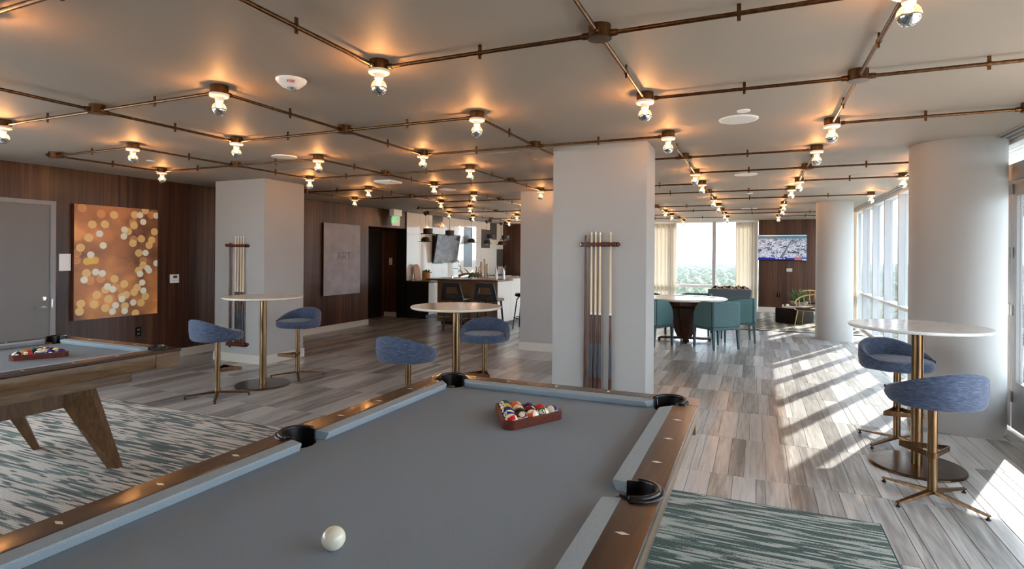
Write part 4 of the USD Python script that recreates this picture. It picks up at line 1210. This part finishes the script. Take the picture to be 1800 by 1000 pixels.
# ================================================================== kitchen and bar
t = thing('back_counter', 'black sided kitchen counter with white drawer fronts along the glass panels', 'counter', (0, 0, 0))
t.part('side_panel', bx(-7.577, -6.985, 11.285, 11.31, 0.10, 0.835), 'dark_cabinet', False)
t.part('plinth', bx(-7.577, -7.06, 11.30, 16.8, 0.001, 0.10), 'dark_cabinet', False)
t.part('carcass', bx(-7.577, -7.0, 11.31, 16.8, 0.10, 0.835), 'white_lacquer', False)
t.part('worktop', rb(-7.577, -6.965, 11.275, 16.85, 0.836, 0.872, 0.004), 'dark_cabinet', 30)
for i in range(9):
    y = 11.318 + i * 0.608
    for z0, z1 in ((0.11, 0.46), (0.466, 0.83)):
        d = t.part('drawer_front', rb(-6.999, -6.983, y, y + 0.60, z0, z1, 0.002), 'white_lacquer', 30)
        d.part('handle', rb(-6.983, -6.963, y + 0.2, y + 0.4, z1 - 0.03, z1 - 0.02, 0.003), 'steel', 30)

t = thing('cutting_board', 'round topped wooden cutting board leaning on the kitchen panels', 'cutting board', (-7.50, 11.60, 0.874))
pl = [(0.13 * math.cos(a), 0.27 + 0.13 * math.sin(a)) for a in np.linspace(0, PI, 16)] + [(-0.13, 0.0), (0.13, 0.0)]
m = prism_x(pl, -0.01, 0.012)
t.part('board', tf(m, (0.03, 0, 0), 0, 0, -8), 'board_wood', 30)
t = thing('utensil_crock', 'brown wooden crock with leaves in front of the cutting board', 'crock', (-7.25, 11.62, 0.873))
t.part('crock', lathe([(0.085, 0), (0.098, 0.02), (0.10, 0.2), (0.09, 0.205), (0.085, 0.19)], 28), 'board_wood', 30)
rg = random.Random(2)
t.part('foliage', [tf(lathe([(0.002, 0), (0.018, 0.05), (0.001, 0.11)], 6), (rg.uniform(-0.05, 0.05), rg.uniform(-0.05, 0.05), 0.18), rg.uniform(0, 360), rg.uniform(20, 80)) for _ in range(26)], 'leaf', 30)

t = thing('wall_screen', 'tilted flat screen hung on the kitchen glass panels', 'screen', (-7.597, 12.98, 1.295))
b = bx(-0.02, 0.02, -0.60, 0.60, 0, 0.74)
tilt = lambda m: tf(m, (0.07, 0, 0.0), 0, 0, 9)
t.part('body', tilt(b), 'black_gloss', False)
t.part('display', tilt(bx(0.0205, 0.022, -0.59, 0.59, 0.012, 0.728)), 'kitchen_screen', False)
t.part('bracket', bx(0.001, 0.09, -0.12, 0.12, 0.25, 0.5), 'black_metal', False)

BX0, BX1, BY0, BY1 = -6.33, -4.90, 10.60, 12.6
t = thing('bar_counter', 'bar island with dark wood top and bronze front', 'bar', (0, 0, 0))
t.part('plinth', bx(BX0 + 0.06, BX1 - 0.03, BY0 + 0.06, BY1, 0.001, 0.09), 'dark_cabinet', False)
t.part('carcass', bx(BX0, BX1 - 0.02, BY0 + 0.02, BY1, 0.09, 0.94), 'white_lacquer', False)
t.part('front_panel', bx(BX0, BX1 - 0.0, BY0, BY0 + 0.02, 0.06, 0.94), 'bar_front', False)
for i in range(3):
    t.part('side_panel', bx(BX1 - 0.02, BX1, BY0 + 0.022 + i * 0.66, BY0 + 0.678 + i * 0.66, 0.08, 0.94), 'white_lacquer', False)
t.part('worktop', rb(BX0 - 0.28, BX1 + 0.02, BY0 - 0.03, BY0 + 0.75, 0.942, 0.978, 0.005), 'bar_top_wood', 30)
t.part('stone_top', rb(BX0, BX1 + 0.025, BY0 + 0.752, BY1 + 0.02, 0.942, 0.982, 0.005), 'white_lacquer', 30)
t.part('foot_rail', tube([(BX0 + 0.05, BY0 - 0.12, 0.17), (BX1 - 0.05, BY0 - 0.12, 0.17)], 0.017, 12), 'steel', 30)
t.part('rail_bracket', [rb(x - 0.012, x + 0.012, BY0 - 0.12, BY0 - 0.001, 0.158, 0.182, 0.004) for x in (-6.1, -5.6, -5.1)], 'steel', 30)
t = thing('kitchen_faucet', 'tall chrome gooseneck kitchen faucet on the bar', 'faucet', (-6.22, 11.05, 0.979))
g = np.linspace(0, PI, 14)
t.part('spout', tube([(0, 0, 0.0), (0, 0, 0.3)] + [(0.085 - 0.085 * math.cos(a), 0, 0.32 + 0.085 * math.sin(a)) for a in g] + [(0.17, 0, 0.26)], 0.011, 12), 'chrome', True)
t.part('base', lathe([(0.026, 0), (0.024, 0.05), (0.014, 0.055)], 20), 'chrome', 30)
t.part('support_arm', tube([(0, 0, 0.205), (0.165, 0, 0.205)], 0.006, 8), 'chrome', 30)
t.part('spray_head', lathe([(0.014, 0.14), (0.017, 0.16), (0.014, 0.26)], 16).apply_translation([0.17, 0, 0]), 'chrome', 30)
for i, x in enumerate((-5.16, -4.985)):
    t = thing('beer_tap', ['left', 'right'][i] + ' one of the two steel beer tap towers on the bar', 'beer tap', (x, 11.1, 0.9795), 0, 'beer taps on the bar')
    t.part('tower', lathe([(0.038, 0), (0.036, 0.012), (0.030, 0.014), (0.030, 0.235), (0.022, 0.245)], 24), 'steel', 30)
    t.part('faucet', tube([(0, 0.0, 0.2), (0.05, -0.05, 0.2), (0.055, -0.06, 0.165)], 0.008, 10), 'chrome', 30)
    t.part('handle', lathe([(0.008, 0), (0.014, 0.05), (0.010, 0.09)], 12).apply_translation([0.05, -0.05, 0.205]), 'black_gloss', 30)
t = thing('driftwood_centrepiece', 'twisted driftwood branch with moss and shells on the bar', 'decoration', (-5.78, 11.0, 0.988))
br = [[(-0.25, 0, 0.04), (-0.1, 0.02, 0.09), (0.05, 0, 0.10), (0.22, 0, 0.07), (0.3, 0, 0.03)], [(-0.14, 0, 0.08), (-0.19, 0, 0.15), (-0.225, 0, 0.17), (-0.21, 0, 0.22), (-0.23, 0, 0.25), (-0.20, 0, 0.27)], [(0.0, 0, 0.10), (-0.06, 0.03, 0.16), (-0.12, 0.02, 0.21)],
      [(0.15, 0, 0.08), (0.19, 0.0, 0.17), (0.17, 0.02, 0.26)], [(0.2, 0, 0.08), (0.26, 0, 0.15), (0.25, 0, 0.24), (0.29, 0, 0.26)], [(-0.22, 0, 0.05), (-0.21, -0.06, 0.0)], [(0.1, 0.0, 0.08), (0.12, -0.08, 0.0)], [(0.1, 0.0, 0.08), (0.12, 0.08, 0.0)]]
t.part('branch', [tube(np.array([np.array(p) for p in b]), np.linspace(0.028 if i == 0 else 0.016, 0.008, len(b)), 8) for i, b in enumerate(br)], 'driftwood', True)
rg = random.Random(6)
t.part('moss', [icos(rg.uniform(0.02, 0.04), 1, (rg.uniform(0.0, 0.28), rg.uniform(-0.05, 0.05), rg.uniform(0.03, 0.10))) for _ in range(22)], 'moss', True)
for i, (x, y, h) in enumerate(((-5.72, 11.5, 0.36), (-5.64, 11.52, 0.42), (-5.57, 11.5, 0.31))):
    t = thing('pillar_candle', f'{["left", "tallest middle", "right"][i]} cream pillar candle behind the driftwood', 'candle', (x, y, 0.9835), 0, 'candles on the bar')
    t.part('holder', lathe([(0.034, 0), (0.03, 0.01), (0.012, 0.02), (0.012, 0.09), (0.032, 0.10)], 20), 'driftwood', 30)
    t.part('wax', lathe([(0.028, 0.101), (0.028, h - 0.004), (0.022, h)], 20), 'candle', 30)
    t.part('wick', lathe([(0.002, h), (0.001, h + 0.012)], 6), 'black_metal', 30)


def bar_chair(label, loc, rz):
    t = thing('bar_chair', label, 'bar chair', loc, rz, 'black chairs at the bar front')
    t.part('seat', rb(-0.21, 0.21, -0.19, 0.21, 0.60, 0.655, 0.02), 'black_leather', 30)
    ring = Polygon([(-0.23, 0.0), (0.23, 0.0), (0.165, 0.31), (-0.165, 0.31)]).buffer(0.02)
    hole = Polygon([(-0.145, 0.12), (0.145, 0.12), (0.11, 0.245), (-0.11, 0.245)])
    m = prism_y([(a, b) for a, b in ring.exterior.coords][:-1], -0.016, 0.016)
    h = prism_y([(a, b) for a, b in hole.exterior.coords][:-1], -0.1, 0.1)
    m.fix_normals(), h.fix_normals()
    fr = diff(m, h)
    t.part('backrest', tf(fr, (0, -0.205, 0.63), 0, 8), 'black_metal', 30)
    rg = random.Random(3)
    t.part('carved_band', [tf(icos(0.016, 1), (rg.uniform(-0.18, 0.18), -0.225, rg.uniform(0.655, 0.735))) for _ in range(46)], 'dark_seat', True)
    for sx in (-1, 1):
        for sy in (-1, 1):
            t.part('leg', tube([(sx * 0.16, sy * 0.15, 0.60), (sx * 0.205, sy * 0.20, 0.001)], [0.022, 0.016], 10), 'black_metal', 30)
    t.part('stretcher', [tube([(-0.19, sy * 0.185, 0.2), (0.19, sy * 0.185, 0.2)], 0.009, 8) for sy in (-1, 1)] + [tube([(sx * 0.19, -0.185, 0.24), (sx * 0.19, 0.185, 0.24)], 0.009, 8) for sx in (-1, 1)], 'black_metal', 30)
    return t


C0 = bar_chair('black open backed bar chair at left of the bar front', (-5.43, 9.86, 0), 0)
dup(C0, (-4.76, 9.97, 0), 0, 'black open backed bar chair at right of the bar front')
t = thing('backless_stool', 'black round backless stool at the white side of the bar', 'bar stool', (-4.36, 10.72, 0))
t.part('seat', lathe([(0.16, 0.655), (0.185, 0.67), (0.185, 0.70), (0.165, 0.722)], 32), 'black_leather', 30)
for k in range(4):
    a = PI / 4 + k * PI / 2
    t.part('leg', tube([(0.10 * math.cos(a), 0.10 * math.sin(a), 0.656), (0.15 * math.cos(a), 0.15 * math.sin(a), 0.60), (0.24 * math.cos(a), 0.24 * math.sin(a), 0.001)], 0.012, 10), 'black_metal', 30)
t.part('foot_ring', tube([(0.205 * math.cos(a), 0.205 * math.sin(a), 0.22) for a in np.linspace(0, 2 * PI, 28, endpoint=False)], 0.008, 8, True), 'black_metal', True)


def hat_light(label, x, y, kind, z):
    t = thing('hat_pendant', label, 'pendant lamp', (x, y, z), 0, 'hat shaped pendants over the counter')
    if kind == 'bowler':
        prof = [(0.165, 0.004), (0.168, 0.012), (0.12, 0.010), (0.108, 0.018), (0.104, 0.06), (0.085, 0.098), (0.045, 0.116), (0.008, 0.12)]
    else:
        prof = [(0.165, 0.004), (0.168, 0.012), (0.118, 0.010), (0.108, 0.02), (0.112, 0.125), (0.108, 0.13), (0.008, 0.132)]
    t.part('hat_shade', lathe([(0.10, 0.0)] + prof, 32), 'black_metal', 30)
    t.part('cord', tube([(0, 0, 0.12), (0, 0, 2.45 - z)], 0.0035, 6), 'black_metal', 30)
    t.part('canopy', lathe([(0.02, 2.425 - z), (0.055, 2.47 - z), (0.058, CEIL - 0.001 - z)], 24), 'black_metal', 30)
    t.part('bulb', lathe([(0.03, -0.012), (0.04, -0.006), (0.04, -0.0005)], 16), 'porcelain', 30)


for lab, x, y, k, z in (('top hat pendant lamp nearest the niche', -6.99, 11.27, 'top', 1.975), ('bowler hat pendant lamp nearest the niche, lower', -7.2, 11.5, 'bowler', 1.80), ('top hat pendant lamp in front of the tilted screen', -6.9, 12.12, 'top', 1.965), ('bowler hat pendant lamp beside the tall charcoal panel', -7.22, 13.87, 'bowler', 1.835),
                        ('bowler hat pendant lamp, third of the bowlers from the left', -7.23, 14.88, 'bowler', 1.82), ('top hat pendant lamp before the two square charcoal panels', -6.95, 14.53, 'top', 1.962), ('bowler hat pendant lamp farthest right', -7.26, 15.96, 'bowler', 1.815), ('top hat pendant lamp farthest right, before dark wood', -6.93, 15.54, 'top', 1.96)):
    hat_light(lab, x, y, k, z)

# ================================================================== poker corner
PT = (-1.17, 10.48)
t = thing('poker_table', 'round poker table with pale rim, felt centre and dark pedestal', 'game table', (*PT, 0))
t.part('rim', lathe([(0.52, 0.735), (0.69, 0.725), (0.72, 0.74), (0.72, 0.757), (0.70, 0.765), (0.53, 0.765), (0.52, 0.758)], 64), 'table_rim', 30)
t.part('felt', lathe([(0.518, 0.72), (0.518, 0.757)], 48), 'felt_green', 30)
t.part('skirt', lathe([(0.48, 0.60), (0.66, 0.66), (0.68, 0.735)], 8), 'dark_wood', False)
for k in range(4):
    t.part('pedestal_panel', tf(hull([(0.03, -0.05, 0.06), (0.03, 0.05, 0.06), (0.12, -0.05, 0.06), (0.12, 0.05, 0.06), (0.03, -0.11, 0.61), (0.03, 0.11, 0.61), (0.34, -0.11, 0.61), (0.34, 0.11, 0.61), (0.18, -0.07, 0.3), (0.18, 0.07, 0.3)]), (0, 0, 0), 90 * k + 10), 'dark_wood', 20)
    t.part('foot', tf(hull([(0.0, -0.06, 0.03), (0.0, 0.06, 0.03), (0.0, -0.06, 0.075), (0.0, 0.06, 0.075), (0.47, -0.05, 0.03), (0.47, 0.05, 0.03), (0.42, -0.05, 0.065), (0.42, 0.05, 0.065)]), (0, 0, 0), 90 * k + 10), 'dark_wood', 20)
    t.part('glide', tf(lathe([(0.025, 0.0008), (0.02, 0.03)], 12), (0.43 * math.cos(math.radians(90 * k + 10)), 0.43 * math.sin(math.radians(90 * k + 10)), 0)), 'black_metal', 30)


def club_chair(label, loc, rz):
    """faces +y; quilted straight back at -y, side panels falling in a curve to the front"""
    t = thing('club_chair', label, 'chair', loc, rz, 'teal chairs round the poker table')
    t.part('seat', rb(-0.235, 0.235, -0.2, 0.255, 0.36, 0.47, 0.03), 'teal_fabric', 30)
    t.part('seat_rail', rb(-0.262, 0.262, -0.25, 0.262, 0.315, 0.362, 0.006), 'teal_leg', 30)
    bk = t.part('backrest', rb(-0.265, 0.265, -0.265, -0.205, 0.362, 0.775, 0.02), 'teal_fabric', 30)
    q = []
    for s in (-1, 1):
        for k in range(-9, 16):
            x0, z0 = -0.25 + k * 0.052, 0.375
            pts = []
            for w in np.linspace(0, 1, 2):
                pts.append((x0 + s * w * 0.385 + (0 if s > 0 else 0.0), z0 + w * 0.385))
            (xa, za), (xb, zb) = pts
            # clip to the panel
            def cl(x_, z_, X_, Z_):
                d = X_ - x_
                lo, hi = 0.0, 1.0
                for lim, sg in ((-0.25, 1), (0.25, -1)):
                    f0, f1 = sg * (x_ - lim), sg * (X_ - lim)
                    if f0 < 0 and f1 < 0:
                        return None
                    if f0 < 0:
                        lo = max(lo, f0 / (f0 - f1))
                    if f1 < 0:
                        hi = min(hi, f0 / (f0 - f1))
                return (x_ + lo * d, z_ + lo * (Z_ - z_), x_ + hi * d, z_ + hi * (Z_ - z_)) if hi - lo > 0.05 else None
            c = cl(xa, za, xb, zb)
            if c:
                q.append(tube([(c[0], -0.2655, c[1]), (c[2], -0.2655, c[3])], 0.0032, 5))
    bk.part('quilting', q, 'teal_leg', True)
    for s in (-1, 1):
        g = np.linspace(0, PI / 2, 10)
        out = [(-0.206, 0.362), (0.235, 0.362), (0.235, 0.50)] + [(-0.02 + 0.255 * math.cos(a), 0.50 + 0.268 * math.sin(a)) for a in g] + [(-0.206, 0.772)]
        a, b = sorted((s * 0.238, s * 0.266))
        m = prism_x(out, a, b)
        m.fix_normals()
        t.part('side_panel', m, 'teal_fabric', 25)
    for sx in (-1, 1):
        for sy in (-1, 1):
            w = 0.021
            cx, cy = sx * 0.238, (0.238 if sy > 0 else -0.226)
            t.part('leg', hull([(cx + i * w, cy + j * w, 0.315) for i in (-1, 1) for j in (-1, 1)] + [(cx * 1.02 + i * 0.013, cy * (1.0 if sy > 0 else 1.1) + j * 0.013, 0.001) for i in (-1, 1) for j in (-1, 1)]), 'teal_leg', 20)
    return t


K0 = club_chair('teal chair with its quilted back to the viewer, right front of the poker table', (-0.60, 9.86, 0), 43)
for lab, x, y, r in (('teal chair at right of the poker table, behind the front quilted one', -0.30, 10.78, 100), ('teal chair left of the poker table, half behind the near pier', -1.62, 9.72, -28), ('teal chair on the window side of the poker table', -1.05, 11.42, 178), ('teal chair at far left of the poker table, its back just showing', -1.93, 11.10, -130)):
    dup(K0, (x, y, 0), r, lab)

# ================================================================== lounge
t = thing('lounge_rug', 'patterned grey and cream lounge rug by the far windows', 'rug', (0.65, 14.6, 0))
t.part('pile', rb(-1.35, 1.25, -2.03, 2.0, 0.001, 0.011, 0.004), 'rug_scales', 30)
t.part('edge', [bx(-1.36, 1.26, -2.045, -2.03, 0.001, 0.010)], 'rubber', False)
t = thing('sofa', 'dark grey blue sofa seen from behind, facing the far windows', 'sofa', (-0.56, 14.15, 0))
t.part('back', rb(-0.47, 0.47, -0.25, -0.08, 0.16, 0.74, 0.02), 'sofa_fabric', 30)
t.part('body', rb(-0.47, 0.47, -0.08, 0.65, 0.16, 0.36, 0.015), 'sofa_fabric', 30)
for s in (-1, 1):
    a, b = sorted((s * 0.36, s * 0.47))
    t.part('armrest', rb(a, b, -0.08, 0.65, 0.36, 0.60, 0.02), 'sofa_fabric', 30)
t.part('seat_cushion', rb(-0.355, 0.355, -0.07, 0.64, 0.361, 0.46, 0.03), 'sofa_fabric', 30)
for sx in (-1, 1):
    for y in (-0.2, 0.6):
        t.part('leg', rb(sx * 0.41 - 0.035, sx * 0.41 + 0.035, y - 0.03, y + 0.03, 0.0115, 0.16, 0.004), 'black_metal', 30)


def pillow(w, h, d):
    m = trimesh.creation.icosphere(3, 1.0)
    v = m.vertices
    s = lambda q, p: np.sign(q) * np.abs(q) ** p
    m.vertices = np.stack([s(v[:, 0], 0.55) * w / 2, v[:, 1] * d / 2 * (1 - 0.35 * np.maximum(np.abs(v[:, 0]), np.abs(v[:, 2])) ** 2), s(v[:, 2], 0.55) * h / 2], 1)
    return m


for i, (x, y, z, rz, ry) in enumerate(((-0.86, 14.17, 0.66, 4, 38), (-0.71, 14.31, 0.66, -4, -30), (-0.55, 14.17, 0.665, 3, 42), (-0.40, 14.31, 0.66, -4, -35), (-0.245, 14.17, 0.66, 3, 36))):
    t = thing('throw_pillow', f'black and tan patterned pillow on the sofa, {ord_(i + 1)} from left', 'pillow', (x, y, z), rz, 'pillows along the sofa back')
    t.part('cover', tf(pillow(0.27, 0.27, 0.10), (0, 0, 0), 0, -14, ry), 'pillow_cloth', True)
    t.part('piping', tube([(tf(trimesh.Trimesh([[0.134 * math.copysign(abs(math.cos(a)) ** 0.5, math.cos(a)), 0, 0.134 * math.copysign(abs(math.sin(a)) ** 0.5, math.sin(a))]], []), (0, 0, 0), 0, -14, ry).vertices[0]) for a in np.linspace(0, 2 * PI, 40, endpoint=False) + 0.02], 0.005, 6, True), 'black_metal', True)

t = thing('coffee_table', 'low black block coffee table on the lounge rug', 'coffee table', (0.80, 14.26, 0.0115), -33)
t.part('block', rb(-0.25, 0.25, -0.35, 0.35, 0.02, 0.345, 0.012), 'black_satin', 30)
t.part('plinth', bx(-0.22, 0.22, -0.32, 0.32, 0.0, 0.02), 'black_metal', False)
t = thing('book', 'large white book lying on the black coffee table', 'book', (0.74, 14.06, 0.358), -33)
t.part('cover', [bx(-0.15, 0.15, -0.11, 0.11, 0, 0.004), bx(-0.15, 0.15, -0.11, 0.11, 0.034, 0.038), bx(-0.15, -0.146, -0.11, 0.11, 0.004, 0.034)], 'book_white', False)
t.part('pages', bx(-0.146, 0.145, -0.105, 0.105, 0.004, 0.034), 'candle', False)
t = thing('votive_candle', 'small pale candle at left edge of the coffee table', 'candle', (0.56, 14.22, 0.358))
t.part('wax', lathe([(0.022, 0), (0.022, 0.055), (0.018, 0.06)], 16), 'candle', 30)
t.part('wick', lathe([(0.002, 0.06), (0.001, 0.07)], 6), 'black_metal', 30)
t = thing('potted_plant', 'spiky green plant in a shallow grey bowl on the coffee table', 'plant', (0.90, 14.36, 0.358))
t.part('bowl', lathe([(0.08, 0), (0.16, 0.05), (0.19, 0.13), (0.18, 0.132), (0.15, 0.11)], 32), 'plant_pot', 30)
rg = random.Random(11)
for k in range(70):
    a, tilt_, L = rg.uniform(0, 360), rg.uniform(2, 48), rg.uniform(0.22, 0.36)
    t.part('leaf', tf(lathe([(0.008, 0), (0.013, L * 0.35), (0.009, L * 0.7), (0.0012, L)], 6), (0.06 * math.sin(math.radians(a)), -0.06 * math.cos(math.radians(a)), 0.10), a, tilt_), 'leaf', 30)
t = thing('glass_ball', 'small white ceramic ball beside the plant bowl', 'decoration', (0.66, 14.27, 0.358 + 0.04))
t.part('ball', icos(0.039, 3), 'porcelain', True)


def hoop_chair(label, loc, rz):
    t = thing('hoop_chair', label, 'chair', loc, rz, 'bent wood lounge chairs')
    hoop = [(0.36 * math.cos(a), 0.22 * math.sin(a) - 0.02, 0.47 + 0.20 * max(0, -math.sin(a)) ** 0.8 + 0.02) for a in np.linspace(-PI, 0, 24)]
    t.part('hoop', tube(hoop, 0.014, 10), 'rattan', True)
    t.part('seat_hoop', tube([(0.34 * math.cos(a), 0.30 * math.sin(a), 0.38) for a in np.linspace(0, 2 * PI, 36, endpoint=False)], 0.013, 10, True), 'rattan', True)
    t.part('seat', lathe([(0.28, 0.375), (0.325, 0.39), (0.325, 0.42), (0.29, 0.44)], 36), 'dark_seat', 30)
    for k in range(9):
        a = -PI + (k + 0.5) * PI / 9
        t.part('slat', tube([(0.33 * math.cos(a), 0.28 * math.sin(a), 0.39), (0.36 * math.cos(a), 0.22 * math.sin(a) - 0.02, 0.49 + 0.20 * max(0, -math.sin(a)) ** 0.8)], 0.008, 8), 'rattan', 30)
    for sx in (-1, 1):
        for sy in (-1, 1):
            t.part('leg', tube([(sx * 0.23, sy * 0.2, 0.38), (sx * 0.28, sy * 0.26, 0.017)], [0.014, 0.010], 10), 'gold_leg', 30)
    return t


H0 = hoop_chair('bent wood chair with a dark round seat, front leg before the coffee table', (1.10, 13.52, 0), 160)
dup(H0, (1.28, 15.25, 0), 200, 'bent wood chair behind the plant, its hooped back showing')

t = thing('television', 'wall television showing an aerial city view above a blue ticker', 'television', (0.632, 16.95, 1.755))
t.part('case', rb(-0.605, 0.605, -0.055, -0.004, -0.355, 0.355, 0.006), 'black_gloss', 30)
nu, nv = 200, 112
gm, u, v = grid_mesh(lambda a, b: np.stack([(a - 0.5) * 1.185, np.zeros_like(a), (b - 0.5) * 0.675], 1), nu, nv)
dep = 1 / (1.12 - v)                                                # blocks shrink towards the horizon
X, Y = (u - 0.55) * dep, dep
blk = meshkit.noise(np.stack([np.floor(X * 7 + 0.4 * np.floor(Y * 5)), np.floor(Y * 6), 0 * X], 1), 3)
fine = meshkit.noise(np.stack([u * 70, v * 45, 0 * u], 1), 8)
bl2 = meshkit.fbm(np.stack([u * 9, v * 11, 0 * u], 1), 3, 6)
val = 0.45 * blk + 0.35 * fine + 0.35 * bl2
c = np.where((val > 0.52)[:, None], a3(188, 190, 206), np.where((val > 0.42)[:, None], a3(132, 144, 168), a3(70, 86, 92)))
c = c * (0.75 + 0.5 * fine[:, None])
road = np.abs(u - (0.46 + 0.30 * v)) < 0.028 * (1.15 - v)
c[road] = a3(96, 110, 116)
far = np.clip((v - 0.80) / 0.10, 0, 1)[:, None]
c = c * (1 - far) + (a3(74, 112, 128) * (0.8 + 0.4 * bl2[:, None])) * far
c[v > 0.955] = a3(176, 196, 214)
c[(v < 0.085)] = a3(14, 30, 150)
c[(v < 0.11) & (u > 0.76) & (u < 0.9)] = a3(196, 90, 96)
c[(v < 0.11) & (u >= 0.9)] = a3(40, 84, 184)
c = np.clip(c, 0, 1)
c = np.where(c <= 0.04045, c / 12.92, ((c + 0.055) / 1.055) ** 2.4)
t.part('picture', tf(gm, (0, -0.0562, 0)), 'screen_paint', True, cd=c)
t.part('ticker_print', [bx(x, x + w, -0.0575, -0.0565, -0.309, -0.295) for x, w in ((-0.155, 0.03), (-0.118, 0.016), (-0.075, 0.024), (-0.046, 0.05), (0.045, 0.03))] + [bx(0.49, 0.59, -0.0575, -0.0565, -0.336, -0.325)], 'white_print', False)
t = thing('wall_plate', 'small bronze framed plate on the veneer below the television', 'wall plate', (0.81, 16.95, 1.15))
t.part('frame', rb(-0.085, 0.085, -0.02, -0.001, -0.055, 0.055, 0.004), 'black_metal', 30)
t.part('plate', bx(-0.06, 0.078, -0.023, -0.02, -0.045, 0.045), 'steel', False)


def curtain(label, p0, p1, folds, amp, z0, z1, flare=0.0):
    p0, p1 = np.array(p0), np.array(p1)
    d = (p1 - p0) / np.linalg.norm(p1 - p0)
    nrm = np.array([-d[1], d[0]])
    t = thing('curtain', label, 'curtain', (*((p0 + p1) / 2), 0))
    mid = (p0 + p1) / 2

    def f(u, v):
        w = np.sin(u * folds * 2 * PI + 0.7 * np.sin(u * 9)) * amp * (0.75 + 0.25 * v)
        q = p0 + (p1 - p0) * ((u - 0.5) * (1 + flare * (1 - v)) + 0.5)[:, None] + nrm * w[:, None] - mid
        return np.column_stack([q, z0 + (z1 - z0) * v])

    a, _, _ = grid_mesh(f, folds * 14, 14)
    b = a.copy()
    b.vertices = b.vertices + np.append(nrm, 0) * 0.004
    b.faces = b.faces[:, ::-1]
    t.part('cloth', [a, b], 'curtain_cloth', True)
    t.part('heading_tape', [tube([(*(p0 - mid), z1 + 0.006), (*(p1 - mid), z1 + 0.006)], 0.010, 8)], 'white_frame', 30)


curtain('cream curtain at the left of the far windows', (-2.75, 16.86), (-2.12, 16.86), 6, 0.045, 0.02, 2.44)
curtain('cream curtain between the far windows and the television wall', (-0.52, 16.86), (0.05, 16.86), 6, 0.045, 0.02, 2.44)
curtain('cream curtain gathered at the right windows behind the far column', (1.93, 13.75), (1.93, 14.75), 6, 0.04, 0.02, 2.44, 0.35)

# ------------------------------------------------------------------ on the terrace
t = thing('patio_chair', 'dark woven patio chair on the terrace outside the glass door', 'chair', (3.35, 8.5, -0.048), 200)
t.part('frame', [tube([(sx * 0.3, -0.3, 0.001), (sx * 0.3, -0.28, 0.45), (sx * 0.3, -0.42, 1.0)], 0.016, 8) for sx in (-1, 1)] + [tube([(sx * 0.3, 0.3, 0.001), (sx * 0.3, 0.3, 0.62), (sx * 0.3, -0.3, 0.64)], 0.016, 8) for sx in (-1, 1)], 'black_metal', 30)
t.part('seat', rb(-0.29, 0.29, -0.28, 0.3, 0.38, 0.43, 0.01), 'dark_grey_cloth', 30)
for k in range(14):
    z = 0.46 + k * 0.038
    y = -0.28 - 0.14 * (z - 0.45) / 0.55
    t.part('weave_strip', rb(-0.30, 0.30, y - 0.006, y + 0.006, z, z + 0.028, 0.003), 'dark_grey_cloth', 30)
t = thing('white_tower', 'pale building rising beyond the terrace', 'building', (16.0, 40.0, ZL))
t.part('wall', bx(-6, 6, -6, 6, 0, 52), 'white_frame', False)
for i in range(5):
    for j in range(4):
        w = t.part('window', bx(-5 + i * 2.1, -3.6 + i * 2.1, -6.05, -5.98, 35 + j * 3.8, 37.4 + j * 3.8), 'dark_panel', False)
